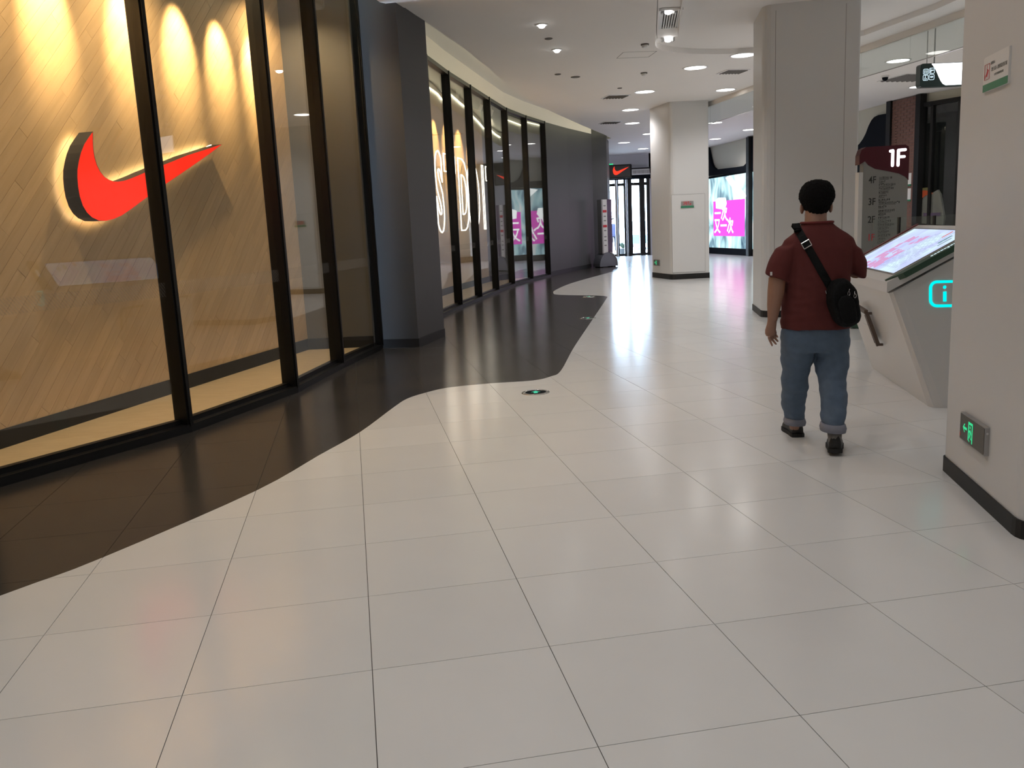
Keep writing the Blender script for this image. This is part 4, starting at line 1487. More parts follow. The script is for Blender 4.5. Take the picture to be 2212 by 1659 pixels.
# plan corners: (a,b) pairs; lower outline is set in from the slab
lo_ = [kp(.335, .06, 0), kp(.36, -.005, 0), kp(.42, -.02, 0), kp(.80, -.02, 0), kp(.80, 1.62, 0), kp(.36, 1.80, 0)]
hi_ = [kp(.03, .06, zf - .085), kp(.05, .03, zf - .075), kp(.10, .025, zf - .06), kp(.665, .025, zf + .60 * slope - .06), kp(.665, LK - .03, zf + .60 * slope - .06), kp(.03, LK - .03, zf - .085)]
mb = MB().rings([lo_, hi_])
obj('body', mb, M['white'], ks)
mb = MB()
sl = [(0, 0), (.69, 0), (.69, LK), (0, LK)]
mb.add([top(a, b, -.075) for a, b in sl] + [top(a, b) for a, b in sl], [(3, 2, 1, 0), (4, 5, 6, 7)] + [(i, (i + 1) % 4, 4 + (i + 1) % 4, 4 + i) for i in range(4)])
obj('sloping_top', mb, M['white'], ks)


def kiosk_screen():
    mt = bpy.data.materials.new('kiosk_screen_picture')
    mt.use_nodes = True
    nt = mt.node_tree
    nt.nodes.clear()
    o = nt.nodes.new('ShaderNodeOutputMaterial')
    e = nt.nodes.new('ShaderNodeEmission')
    e.inputs[1].default_value = 1.0
    tc = nt.nodes.new('ShaderNodeTexCoord')
    nz = nt.nodes.new('ShaderNodeTexNoise')
    nz.inputs['Scale'].default_value = 3.0
    nz.inputs['Detail'].default_value = 3
    cr = nt.nodes.new('ShaderNodeValToRGB')
    cr.color_ramp.elements[0].position, cr.color_ramp.elements[0].color = .35, (.50, .52, .88, 1)
    cr.color_ramp.elements[1].position, cr.color_ramp.elements[1].color = .62, (.66, .84, .98, 1)
    nt.links.new(tc.outputs['Object'], nz.inputs['Vector'])
    nt.links.new(nz.outputs['Fac'], cr.inputs[0])
    nt.links.new(cr.outputs[0], e.inputs[0])
    nt.links.new(e.outputs[0], o.inputs[0])
    return mt


sa, sb_ = (.085, .635), (.155, LK - .09)
obj('screen', MB().add([top(a, b, .003) for a, b in ((sa[0], sb_[0]), (sa[1], sb_[0]), (sa[1], sb_[1]), (sa[0], sb_[1]))], [(0, 1, 2, 3)]), kiosk_screen(), ks)
bz = MB()
for a, b in (((sa[0], sb_[0]), (sa[1], sb_[0])), ((sa[1], sb_[0]), (sa[1], sb_[1])), ((sa[1], sb_[1]), (sa[0], sb_[1])), ((sa[0], sb_[1]), (sa[0], sb_[0]))):
    bz.bar(top(*a, .004), top(*b, .004), .014, .008)
obj('screen_rim', bz, M['alu'], ks)
rg = random.Random(4)
mapm = emis('map_pink', (.80, .42, .72), .8)
ml = emis('map_text', (.42, .50, .68), .7)
zones = MB()
for k in range(46):
    a = rg.uniform(.12, .52)
    b = 1.06 + rg.uniform(-.24, .18) + (a - .3) * .1
    w, h_ = rg.uniform(.03, .08), rg.uniform(.03, .09)
    r3 = rg.uniform(-.4, .4)
    pts = [(-w / 2, -h_ / 2), (w / 2, -h_ / 2), (w / 2 * .8, h_ / 2), (-w / 2, h_ / 2 * .7)]
    zones.add([top(a + x * cos(r3) - y * sin(r3), b + x * sin(r3) + y * cos(r3), .0045 + .00003 * k) for x, y in pts], [(0, 1, 2, 3)])
obj('map_zones', zones, mapm, ks)['kind'] = 'stuff'
tx_ = MB()
for k in range(9):
    b = .78 - k * .055
    x = .14
    while x < .58 - .03 * (k % 3):
        w = rg.uniform(.012, .05)
        tx_.add([top(x, b, .0045), top(x + w, b, .0045), top(x + w, b + .010, .0045), top(x, b + .010, .0045)], [(0, 1, 2, 3)])
        x += w + .016
obj('map_print', tx_, ml, ks)['kind'] = 'stuff'
for (a, b, w, mt_) in ((.46, .36, .10, emis('tab_teal', (.20, .42, .42), .7)), (.43, .28, .10, emis('tab_grey', (.40, .55, .62), .7)), (.53, .50, .08, emis('tab_red', (.80, .25, .25), .8))):
    obj('map_tab', MB().add([top(a, b, .005), top(a + w, b, .005), top(a + w, b + .035, .005), top(a, b + .035, .005)], [(0, 1, 2, 3)]), mt_, ks)
# green band along the near side, red band along the far side
gbm = MB()
ga, gb2 = .10, .69
gv = [top(ga - .10, .070, .014), top(ga, -.035, .014), top(gb2, -.035, .014), top(gb2, .070, .014), top(ga - .08, .070, -.030), top(ga + .02, -.035, -.034), top(gb2, -.035, -.034), top(gb2, .070, -.030)]
gbm.add(gv, [(0, 1, 2, 3), (7, 6, 5, 4), (0, 4, 5, 1), (1, 5, 6, 2), (2, 6, 7, 3), (3, 7, 4, 0)])
obj('green_band', gbm, M['green'], ks)
rbm = MB()
rv = [top(0, LK, .012), top(.69, LK, .012), top(.69, LK + .05, .012), top(0, LK + .05, .012)]
rbm.add(rv + [p - Vector((0, 0, .06)) for p in rv], [(0, 1, 2, 3), (7, 6, 5, 4), (0, 4, 5, 1), (1, 5, 6, 2), (2, 6, 7, 3), (3, 7, 4, 0)])
obj('red_band', rbm, mat('red_band', (.16, .035, .04), .4), ks)
hm = MB()
sd = Vector((0, 0, 0))
for k in range(8):
    a = .30 + k * .022
    hm.add([top(a, .005, .0155), top(a + .017, .005, .0155), top(a + .017, .028, .0155), top(a, .028, .0155)], [(0, 1, 2, 3)])
hm.lathe([(.001, .013), (.013, .013), (.013, .0145), (.001, .0145)], c=top(.415, -.004, .002), n=10)
hm.lathe([(.001, .013), (.013, .013), (.013, .0145), (.001, .0145)], c=top(.50, .010, .002), n=10)
obj('lit_caption', hm, emis('caption_light', (.75, .95, 1.0), 1.0), ks)
# cyan i emblem on the near side wall of the body
sl_ = (hi_[2] + hi_[3]) / 2 - (lo_[2] + lo_[3]) / 2
nside = (Vector((.988, -.156, 0))).cross(Vector((0, 0, 1))).normalized()
if nside.y > 0:
    nside = -nside


def side_pt(u, v, off=.004):
    A2, C3 = lo_[2], hi_[2]
    n = ((lo_[3] - lo_[2]).cross(hi_[2] - lo_[2])).normalized()
    if n.y > 0:
        n = -n
    d = ray(u, v)
    o = Vector((0, 0, CAMZ))
    k = n.dot(A2 + n * off - o) / n.dot(d)
    return o + d * k


em = MB()
c1, c2, c3 = side_pt(2010, 609), side_pt(2010, 661), side_pt(2060, 608)
ex_, ey_ = (c3 - c1), (c1 - c2)
exn, eyn = ex_.normalized(), Vector((0, 0, 1))
EW, EH = .30, ey_.length
ctr = c2 + exn * (EW / 2) + (c1 - c2) * .5
ring = [ctr + exn * a + (c1 - c2).normalized() * b for a, b in rrect(EW, EH, .045, 6)]
em.tube(ring, .011, 8, closed=True)
up_ = (c1 - c2).normalized()
io = c2 + exn * .098 + up_ * .032
em.tube([io, io + up_ * .072], .0125, 10)
em.ell(io + up_ * .104, (.014, .008, .014))
obj('info_emblem', em, M['cyan'], ks)
# leaflet rack on the kiosk's front face
lr = thing('leaflet_rack', 'brown wire leaflet rack with papers on the kiosk front', 'rack', kp(.0, 1.05, .72))
fa = lambda b, t_, off: (lambda p, q_: p.lerp(q_, t_) - KW * off)(kp(.345, .47 + b, 0), kp(.03, .47 + b, zf - .085))
fr = MB()
fr.bar(fa(.43, .40, .04), fa(.43, .72, .04), .03, .03)
fr.bar(fa(.49, .42, .04), fa(.49, .70, .04), .012, .02)
fr.bar(fa(.43, .735, .04), fa(.72, .76, .04), .03, .03)
fr.bar(fa(.43, .41, .0), fa(.43, .41, .05), .02, .02)
fr.bar(fa(.43, .72, .0), fa(.43, .72, .05), .02, .02)
obj('wire_frame', fr, M['brown'], lr)
pq = [fa(.47, .42, .025), fa(.76, .42, .025), fa(.76, .58, .03), fa(.47, .58, .03)]
obj('leaflet', MB().add(pq + [p - KW * .006 for p in pq], [(0, 1, 2, 3), (7, 6, 5, 4), (0, 4, 5, 1), (1, 5, 6, 2), (2, 6, 7, 3), (3, 7, 4, 0)]), M['paper'], lr)
pq = [fa(.47, .59, .022), fa(.58, .59, .022), fa(.58, .72, .022), fa(.47, .72, .022)]
obj('leaflet', MB().add(pq + [p - KW * .006 for p in pq], [(0, 1, 2, 3), (7, 6, 5, 4), (0, 4, 5, 1), (1, 5, 6, 2), (2, 6, 7, 3), (3, 7, 4, 0)]), M['pinkpaper'], lr)

# ------------------------------------------------------------------ service door, plates and exit signs on the columns
B0c, B1c = Vector((4.065, 21.45)), Vector((5.0, 21.47))
mxS, LS = wallframe(tuple(B0c), tuple(B1c), .0)
iS = mxS.inverted()
sp = lambda u, v: (lambda p: (p.x, p.y))(iS @ onwall(u, v, tuple(B0c), tuple(B1c), 0))
c0, c1 = sp(1453, 587), sp(1522, 418)
sd_ = obj('service_door', MB().prism([(c0[0], .17), (c1[0], .17), (c1[0], c1[1]), (c0[0], c1[1])], .001, .007, mx=mxS), M['column'], columns[2])
g_ = MB()
for a, b in (((c0[0], .165), (c1[0], .165)), ((c1[0], .165), (c1[0], c1[1])), ((c1[0], c1[1]), (c0[0], c1[1])), ((c0[0], c1[1]), (c0[0], .165))):
    g_.bar(mxS @ Vector((*a, .002)), mxS @ Vector((*b, .002)), .010, .004)
obj('door_gap', g_, M['rgrey'], sd_)
c0, c1 = sp(1471.5, 448), sp(1497.5, 434)
sp_ = thing('door_plate', 'small grey plate with red characters and green edge on the service door', 'sign', mxS @ Vector((c0[0], c0[1], .01)))
obj('plate', MB().prism([c0, (c1[0], c0[1]), c1, (c0[0], c1[1])], .010, .020, mx=mxS), M['alu'], sp_)
obj('green_band', MB().prism([(c0[0] - .01, c0[1] - .015), (c1[0] + .01, c0[1] - .015), (c1[0] + .01, c0[1] + .03), (c0[0] - .01, c0[1] + .03)], .010, .024, mx=mxS), M['signgreen'], sp_)
obj('characters', text_mb('消防', .10, mxS @ Matrix.Translation(((c0[0] + c1[0]) / 2, (c0[1] + c1[1]) / 2 + .015, .021)), .0006, sx=1.15, bold=.001), M['redink'], sp_)


def exit_sign(mx, w, h_, label, detail=True):
    t = thing('exit_sign', label, 'sign', mx.translation)
    obj('sign_case', MB().prism(rrect(w, h_, .004, 2), .0, .022, mx=mx), M['alu'], t)
    fm_ = MB()
    obj('face_plate', MB().prism(rrect(w - .012, h_ - .012, .003, 2), .022, .024, mx=mx), M['rgrey'], t)
    z = .0255
    k = h_ / .15
    P = lambda pts: [mx @ Vector((a * k, b * k, z)) for a, b in pts]
    ic = MB()
    x0, x1, y0, y1 = -.050, .020, -.058, .052
    for q_ in ([(x0, y0 + .008), (x0 + .013, y0 + .008), (x0 + .013, y1), (x0, y1)], [(x0 + .013, y1 - .014), (x1, y1 - .014), (x1, y1), (x0 + .013, y1)], [(x1 - .013, y0), (x1, y0), (x1, y1 - .014), (x1 - .013, y1 - .014)],
               [(-.032, .006), (-.012, .013), (-.006, .004), (-.012, -.016), (-.024, -.012)], [(-.032, .006), (-.037, .004), (-.038, -.006), (-.028, -.004)], [(-.010, .010), (.001, -.006), (.005, -.012), (-.002, -.014), (-.010, -.002)],
               [(-.024, -.012), (-.014, -.012), (-.026, -.038), (-.034, -.036)], [(-.018, -.014), (-.010, -.016), (-.004, -.030), (.005, -.034), (.004, -.042), (-.010, -.036)], [(-.034, -.044), (-.024, -.050), (-.026, -.058), (-.036, -.052)]):
        ic.add(P(q_), [tuple(range(len(q_)))])
    ic.add(P([(-.020 + .007 * cos(a), .024 + .009 * sin(a)) for a in [2 * pi * j / 12 for j in range(12)]]), [tuple(range(12))])
    obj('running_figure', ic, M['exitg'], t)
    ar = [(-.135, .004), (-.112, .026), (-.100, .026), (-.116, .010), (-.070, .010), (-.070, -.004), (-.116, -.004), (-.100, -.020), (-.112, -.020)]
    obj('arrow', MB().add(P(ar), [(0, 1, 2, 3, 4, 5, 6, 7, 8)]), M['exitg'], t)
    if detail:
        obj('test_light', MB().add(P([(-.182, -.034), (-.170, -.034), (-.170, -.056), (-.182, -.056)]), [(0, 1, 2, 3)]), M['redink'], t)
        o2 = mx @ Vector((w / 2 + .0005, h_ / 2 - .03, .012))
        q2 = Matrix.Rotation(pi / 2, 3, 'Y')
        obj('screw', MB().lathe([(.001, 0), (.006, 0), (.006, .002), (.001, .002)], mx=(mx.to_3x3() @ q2).to_4x4(), c=o2, n=10), M['steel'], t)
    return t


RA, RB = (2.45, 4.78), (2.235, 3.655)
mxR, LR = wallframe(RA, RB, .0)
iR = mxR.inverted()
e0 = iR @ onwall(2073.5, 950, RA, RB, .02)
e1 = iR @ onwall(2137, 935, RA, RB, .02)
eT, eB = iR @ onwall(2129, 924, RA, RB, .02), iR @ onwall(2126, 986, RA, RB, .02)
wE = abs((iR @ onwall(2127, 950, RA, RB, .022)).x - e0.x)
hE = eT.y - eB.y
exit_sign(mxR @ Matrix.Translation((min(e0.x, e1.x) + wE / 2, (eT.y + eB.y) / 2, 0)), wE, hE, 'grey exit sign with green running figure low on the right-edge column')
BA, BBc = (3.80, 22.75), (4.065, 21.45)
mxE, LE = wallframe(BA, BBc, .0)
pE = mxE.inverted() @ onwall(1419, 567.5, BA, BBc, .01)
exit_sign(mxE @ Matrix.Translation((pE.x, pE.y, 0)), .40, .15, 'small grey exit sign with green figure on the service-door column', False)

# camera notice plate on the right-edge column
n0, n1 = iR @ onwall(2123.5, 199, RA, RB, .008), iR @ onwall(2177.5, 181, RA, RB, .008)
n2, n3 = iR @ onwall(2124, 124, RA, RB, .008), iR @ onwall(2178, 104, RA, RB, .008)
x0, x1, y0, y1 = min(n0.x, n1.x), max(n0.x, n1.x), (n0.y + n1.y) / 2, (n2.y + n3.y) / 2
cnp = thing('camera_notice', 'pale notice plate with red camera symbol, green lower band, on the right column', 'sign', mxR @ Vector((x0, y0, .01)))
pl_ = rounded_poly([(x0, y0), (x1, y0), (x1, y1), (x0, y1)], [.004, .012, .004, .014])
obj('plate', MB().prism(pl_, .0, .010, mx=mxR), M['whiteb'], cnp)
obj('green_band', MB().prism(rounded_poly([(x0, y0), (x1, y0), (x1, y0 + .034), (x0, y0 + .034)], [.002, .01, .001, .001]), .010, .0106, mx=mxR), M['signgreen'], cnp)
wN, hN = x1 - x0, y1 - y0
sy = MB()
bx0, bx1, by0, by1 = x0 + .02, x0 + .085, y0 + .055, y0 + .125
for a, b in (((bx0, by0), (bx1, by0)), ((bx1, by0), (bx1, by1)), ((bx1, by1), (bx0, by1)), ((bx0, by1), (bx0, by0))):
    sy.bar(mxR @ Vector((*a, .0105)), mxR @ Vector((*b, .0105)), .003, .001)
cc = ((bx0 + bx1) / 2, by0 + .028)
sy.add([mxR @ Vector((cc[0] + a, cc[1] + b, .0108)) for a, b in ((-.020, -.010), (.004, -.018), (.022, .012), (.006, .020))], [(0, 1, 2, 3)])
sy.add([mxR @ Vector((cc[0] + a, cc[1] + b, .0108)) for a, b in ((-.028, -.022), (-.018, -.020), (-.012, -.008), (-.022, -.006))], [(0, 1, 2, 3)])
sy.bar(mxR @ Vector((cc[0], cc[1] + .015, .0105)), mxR @ Vector((cc[0], by1 - .004, .0105)), .0025, .001)
obj('camera_symbol', sy, M['redink'], cnp)
obj('small_heading', text_mb('温馨提示', .015, mxR @ Matrix.Translation((bx1 + .040, by1 - .004, .0105)), .0003), M['greyink'], cnp)
obj('notice_text', text_mb('您已进入视频监控区域', .020, mxR @ Matrix.Translation(((bx1 + x1) / 2 + .003, by1 - .034, .0105)), .0003, bold=.0002), M['greyink'], cnp)
obj('small_text', text_mb('公共区域视频图像采集', .012, mxR @ Matrix.Translation(((bx1 + x1) / 2 + .003, by1 - .062, .0105)), .0003), M['greyink'], cnp)

# ------------------------------------------------------------------ floor evacuation lights
for (u, v), lab in (((1157, 848), 'round steel floor light with green arrow in white tiles near dark edge'), ((1270, 687.5), 'round floor light at the edge of the dark floor beyond the first'), ((1272, 641), 'farthest round floor light in the dark floor tip')):
    d = ray(u, v)
    k = -CAMZ / d.z
    x, y = d.x * k, d.y * k
    t = thing('floor_light', lab, 'floor light', (x, y, 0), 'round floor lights')
    obj('steel_ring', MB().lathe([(.095, .0005), (.128, .0005), (.126, .004), (.098, .006), (.095, .004)], c=(x, y, 0), n=36), M['steel'], t)
    obj('lens', MB().lathe([(.001, .0005), (.096, .0005), (.096, .004), (.001, .0045)], c=(x, y, 0), n=36), M['blackp'], t)
    ar = [(-.045, .0), (0, .055), (.045, .0), (.018, .006), (.018, -.05), (-.018, -.05), (-.018, .006)]
    obj('arrow', MB().add([(x + a, y + b, .0052) for a, b in ar], [(0, 1, 2, 6), (6, 2, 3, 4, 5)][:0] + [(1, 0, 6), (1, 6, 3), (1, 3, 2), (6, 5, 4, 3)]), emis('arrow_green', (.10, .75, .45), .75), t)
    for a in range(6):
        obj('bolt', MB().lathe([(.001, .005), (.006, .005), (.005, .007), (.001, .007)], c=(x + .112 * cos(a * pi / 3 + .3), y + .112 * sin(a * pi / 3 + .3), 0), n=8), M['whiteb'], t)

# ------------------------------------------------------------------ floor sign stand before the dark wall end
sx0, sx1 = Vector((2.98, 28.95)), Vector((3.60, 29.25))
st = thing('sign_stand', 'tall silver sign stand with red-blocked panel on a rounded base', 'sign stand', (3.3, 29.05, 0))
fd = Vector((.88, .47, 0)).normalized()
fn = Vector((.47, -.88, 0)).normalized()
mxT = frame_mx((3.30, 29.02, 0), fd, fn)
arc = [(-.36, .03)] + [(-.36 * cos(a), .03 + .46 * sin(a)) for a in [pi / 2 * k / 8 for k in range(1, 8)]] + [(0, .49), (.10, .48), (.22, .40), (.31, .25), (.34, .10), (.34, .03)]
bs_ = obj('base', MB().prism(arc, -.20, .20, mx=mxT), M['standgrey'], st)
obj('base_band', MB().prism([(.02, .50), (.10, .49), (.23, .41), (.325, .255), (.355, .10), (.355, .03), (.33, .03), (.30, .25), (.20, .39)], -.215, .215, mx=mxT), M['alu'], bs_)
for k in range(2):
    obj('caster', MB().box(mxT @ Vector((-.25 + .5 * k, .015, 0)), (.12, .3, .03), mx=mxT.to_3x3() @ Matrix.Rotation(pi / 2, 3, 'X')), M['rubber'], st)
obj('post', MB().prism([(-.20, .45), (-.15, .45), (-.15, 2.20), (-.20, 2.20)], -.10, .14, mx=mxT), M['alu'], st)
pnl = obj('white_panel', MB().prism([(-.15, .46), (.03, .46), (.03, 2.20), (-.15, 2.20)], -.06, .13, mx=mxT), M['paper'], st)
obj('poster_panel', MB().prism([(.03, .45), (.22, .45), (.22, 2.20), (.03, 2.20)], -.06, .12, mx=mxT), M['poster'], st)
for z0, z1 in ((1.78, 1.86), (1.30, 1.38)):
    obj('red_block', MB().prism([(-.14, z0), (.01, z0), (.01, z1), (-.14, z1)], .13, .133, mx=mxT), M['redink'], pnl)
for z0 in (1.98, 1.64, 1.50, 1.18, .98, .86, .70):
    obj('ink_line', MB().prism([(-.11, z0), (-.02, z0), (-.02, z0 + .035), (-.11, z0 + .035)], .13, .132, mx=mxT), M['greyink'], pnl)


# ------------------------------------------------------------------ the man walking away
def remesh(mb, vox, smooth_it=4, disp=None):
    me = mb.mesh('tmp', M['skin'])
    o = bpy.data.objects.new('tmp', me)
    COL.objects.link(o)
    r_ = o.modifiers.new('r', 'REMESH')
    r_.mode = 'VOXEL'
    r_.voxel_size = vox
    s_ = o.modifiers.new('s', 'SMOOTH')
    s_.factor = .5
    s_.iterations = smooth_it
    dg = bpy.context.evaluated_depsgraph_get()
    out = bpy.data.meshes.new_from_object(o.evaluated_get(dg))
    bpy.data.objects.remove(o)
    if disp:
        nrm = [v.normal.copy() for v in out.vertices]
        for v, n in zip(out.vertices, nrm):
            v.co = v.co + n * disp(v.co, n)
    out.materials.clear()
    out.polygons.foreach_set('use_smooth', [True] * len(out.polygons))
    return out


def finish(me, mt, name, parent=None):
    me.materials.append(mt)
    me.name = name
    return obj(name, me, mt, parent)


def sring(uL, uR, v, cy, hd, n=28, p=2.4, tilt=0.0):
    a, b = at(uL, v, cy), at(uR, v, cy)
    c, hw = (a + b) / 2, (b.x - a.x) / 2
    out = []
    for k in range(n):
        t = 2 * pi * k / n
        ct, s2 = cos(t), sin(t)
        x = hw * math.copysign(abs(ct) ** (2 / p), ct)
        y = hd * math.copysign(abs(s2) ** (2 / p), s2)
        out.append(Vector((c.x + x, cy + y, c.z + tilt * x + (b.z - a.z) / 2 * (x / hw) * 0)))
    return out


PYY = 5.45
# body: head, neck, arms, hands, ankles in one continuous skin
bd = MB()
hc = at(1763, 434, 5.53)
turn = Matrix.Rotation(R(-16), 3, 'Z') @ Matrix.Rotation(R(-10), 3, 'X')
bd.ell(hc + Vector((0, 0, .005)), (.079, .098, .112), 20, 14, mx=turn)
bd.ell(hc + turn @ Vector((0, .036, -.080)), (.068, .072, .060), 18, 10, mx=turn)          # jaw
bd.ell(hc + turn @ Vector((0, .082, -.112)), (.026, .022, .020), 10, 8, mx=turn)           # chin
bd.ell(hc + turn @ Vector((0, .100, -.030)), (.015, .020, .026), 10, 8, mx=turn)           # nose
for s_ in (-1, 1):
    bd.ell(hc + turn @ Vector((s_ * .034, .084, .018)), (.026, .014, .010), 10, 6, mx=turn)   # brows
    bd.ell(hc + turn @ Vector((s_ * .036, .076, -.032)), (.022, .018, .018), 10, 6, mx=turn)  # cheeks
    bd.ell(hc + turn @ Vector((s_ * .085, -.006, -.046)), (.012, .021, .034), 12, 10, mx=turn @ Matrix.Rotation(R(20 * s_), 3, 'Z'))   # ears
bd.ell(hc + turn @ Vector((0, .092, -.072)), (.024, .012, .010), 10, 6, mx=turn)
bd.tube([at(1762, 505, 5.47), at(1762, 488, 5.475), at(1762, 470, 5.49), at(1763, 450, 5.51)], [.078, .069, .066, .066], 16)
bd.rings([sring(1738, 1792, 500, 5.475, .07), sring(1715, 1822, 535, 5.47, .09)] + [sring(1710, 1822, v, 5.46, .105) for v in (600, 690)])
# left arm
W0 = at(1668.5, 692, 5.42)
bd.tube([at(1712, 540, 5.46), at(1692, 570, 5.45), at(1679, 606, 5.44)], [.042, .046, .050], 14)
bd.tube([at(1679, 600, 5.44), at(1676, 630, 5.43), at(1672, 660, 5.42), W0], [.053, .052, .043, .030], 14)
bd.rings([[at(u, v, 5.42) + Vector((a * cos(t), b * sin(t), 0)) for t in [2 * pi * k / 12 for k in range(12)]] for u, v, a, b in ((1668.5, 688, .028, .027), (1667, 700, .031, .024), (1664.5, 712, .035, .022), (1663.5, 720, .033, .019), (1664, 726, .026, .015))])
for pts in (((1669, 716, 5.435), (1674.5, 722, 5.45), (1679.5, 728, 5.445)), ((1666, 722, 5.42), (1672.5, 729, 5.435), (1680, 737, 5.43)), ((1663, 726, 5.405), (1668.5, 734, 5.42), (1676, 743, 5.415)), ((1660.5, 727, 5.39), (1663, 735, 5.395), (1668, 746, 5.395))):
    bd.tube([at(*p_) for p_ in pts], [.0095, .0088, .0068], 8)
    bd.ell(at(*pts[-1]), (.0068, .0068, .0068), 8, 6)
bd.tube([at(1667, 700, 5.44), at(1670, 708, 5.47), at(1674, 716, 5.485), at(1676, 722, 5.48)], [.015, .012, .0105, .008], 8)
# right arm, forearm folded forward with a half-closed hand
RE = at(1850, 585, 5.47)
bd.tube([at(1824, 540, 5.46), at(1840, 565, 5.46), RE], [.042, .045, .046], 14)
RH = at(1832, 566, 5.72)
bd.tube([RE, RE.lerp(RH, .45), RH], [.050, .046, .031], 14)
dR = (RH - RE).normalized()
bd.tube([RH - dR * .01, RH + dR * .05, RH + dR * .085], [.030, .036, .030], 10)
for k, off in enumerate((-.028, -.009, .010, .028)):
    kn = RH + dR * .08 + Vector((off * .2, 0, off))
    bd.tube([kn, kn + dR * .03 + Vector((-.012, 0, 0)), kn + dR * .02 + Vector((-.038, 0, 0)), kn + Vector((-.045, 0, 0))], [.0095, .009, .0085, .007], 8)
bd.tube([RH + dR * .02 + Vector((0, 0, .026)), RH + dR * .05 + Vector((-.02, 0, .040)), RH + dR * .07 + Vector((-.04, 0, .036))], [.014, .011, .009], 8)
# ankles
bd.tube([at(1803, 905, 5.23), at(1803, 932, 5.205), at(1803.5, 945, 5.20)], [.042, .038, .037], 12)
bd.tube([at(1716, 890, 5.66), at(1717, 912, 5.68), at(1718, 925, 5.69)], [.042, .038, .037], 12)
bd.rings([sring(1700, 1820, v, 5.46, .10) for v in (680, 735)])
bd.tube([at(1726, 725, 5.47), at(1715, 812, 5.56), at(1716, 900, 5.67)], [.070, .048, .040], 12)
bd.tube([at(1795, 725, 5.46), at(1802, 812, 5.40), at(1803, 915, 5.21)], [.070, .048, .038], 12)
man = finish(remesh(bd, .0042, 3), M['skin'], 'person')
tag(man, 'person walking away in maroon t-shirt, rolled jeans and black shoes with a shoulder bag', 'person')
for s_ in (-1, 1):
    obj('eye', MB().ell(hc + turn @ Vector((s_ * .033, .090, -.004)), (.012, .008, .007), 10, 8, mx=turn), M['whiteb'], man, True)

# hair: close-cropped cap, full at the back
hcap = hc + Vector((.0, -.012, .010))
hr = MB()
rings = []
HP = [(-1.0, .034, .064), (-.93, .048, .080), (-.8, .060, .094), (-.62, .070, .103), (-.4, .082, .112), (-.15, .100, .118), (.1, .1085, .117), (.3, .107, .114), (.5, .100, .106), (.68, .091, .096), (.83, .076, .080), (.94, .052, .055), (1.0, .018, .02)]
for t, hw_, hd_ in HP:
    z = .118 * t if t > 0 else .112 * t
    ring = []
    for k in range(28):
        a = 2 * pi * k / 28
        y = sin(a)
        ry = hd_
        if y > 0:
            ry = hd_ * (.92 if t > .15 else (.45 if t > -.1 else .12))
        ring.append(hcap + turn @ Vector((hw_ * cos(a), ry * y, z)))
    rings.append(ring)
hr.rings(rings)
hair = remesh(hr, .0055, 2, lambda p, n: .0045 * noise.noise(p * 95) + .003 * noise.noise(p * 210))
finish(hair, M['hair'], 'hair', man)

# t-shirt
sh = MB()
tors = [(708, 1690, 1832, 5.455, .148), (690, 1689, 1833, 5.455, .150), (655, 1692, 1834, 5.455, .150), (615, 1696, 1833, 5.455, .148), (580, 1698, 1835, 5.46, .146), (552, 1694, 1840, 5.465, .142), (532, 1690, 1846, 5.465, .132), (517, 1697, 1841, 5.465, .115), (506, 1709, 1829, 5.465, .100), (496, 1721, 1814, 5.468, .088), (487, 1730, 1802, 5.472, .080), (481, 1732.5, 1797, 5.475, .077)]
sh.rings([sring(l, r_, v, cy, hd) for v, l, r_, cy, hd in tors])
sh.rings([[c + Vector((a * cos(t), b * sin(t), tz * cos(t))) for t in [2 * pi * k / 20 for k in range(20)]] for c, a, b, tz in ((at(1718, 522, 5.462), .060, .085, .02), (at(1700, 538, 5.46), .066, .088, .0), (at(1688, 566, 5.455), .074, .090, -.008), (at(1678.5, 599, 5.445), .073, .088, -.028), (at(1678, 602, 5.445), .070, .084, -.028))])
sh.rings([[c + Vector((a * cos(t), b * sin(t), tz * cos(t))) for t in [2 * pi * k / 20 for k in range(20)]] for c, a, b, tz in ((at(1820, 522, 5.465), .060, .085, -.02), (at(1836, 538, 5.465), .066, .09, .0), (at(1845, 566, 5.47), .070, .092, .01), (at(1847, 590, 5.475), .062, .088, -.02), (at(1847, 596, 5.48), .054, .080, -.02))])


def shirt_fold(p, n):
    q = Vector((p.x * 5, p.y * 5, p.z * 2.2))
    d = .007 * noise.noise(q * 1.3) + .004 * noise.noise(Vector((p.x * 16 + p.z * 7, p.y * 12, p.z * 8 - p.x * 5)))
    zl = CAMZ - .52
    if p.z < zl + .25:
        d += .006 * noise.noise(Vector((p.x * 9, p.y * 9, p.z * 30))) * min(1, (zl + .25 - p.z) / .2)
    return d


shm = remesh(sh, .0075, 5, shirt_fold)
shirt = finish(shm, M['shirt'], 't_shirt', man)
dgx = bpy.context.evaluated_depsgraph_get()
bvh = BVHTree.FromPolygons([v.co for v in shm.vertices], [p_.vertices for p_ in shm.polygons])
cl = MB()
rc = [p_ + Vector((0, 0, .004)) for p_ in sring(1732, 1797, 482, 5.475, .079, 32)]
cl.tube(rc, .008, 8, closed=True)
obj('collar', cl, mat('collar_rib', (.14, .02, .02), .9), shirt, True)
hm1 = at(1656.5, 590, 5.43)
obj('sleeve_tab', MB().box(hm1 + Vector((0.006, -.07, 0)), (.012, .004, .022)), M['paper'], shirt)

# jeans with turned-up cuffs
jn = MB()
jn.rings([sring(1694, 1829, 694, 5.46, .132), sring(1689, 1832, 716, 5.46, .142), sring(1688, 1833, 738, 5.465, .146), sring(1690, 1832, 756, 5.465, .138)])


def leg(rows):
    jn.rings([sring(l, r_, v, cy, hd, 22, 2.15) for v, l, r_, cy, hd in rows])


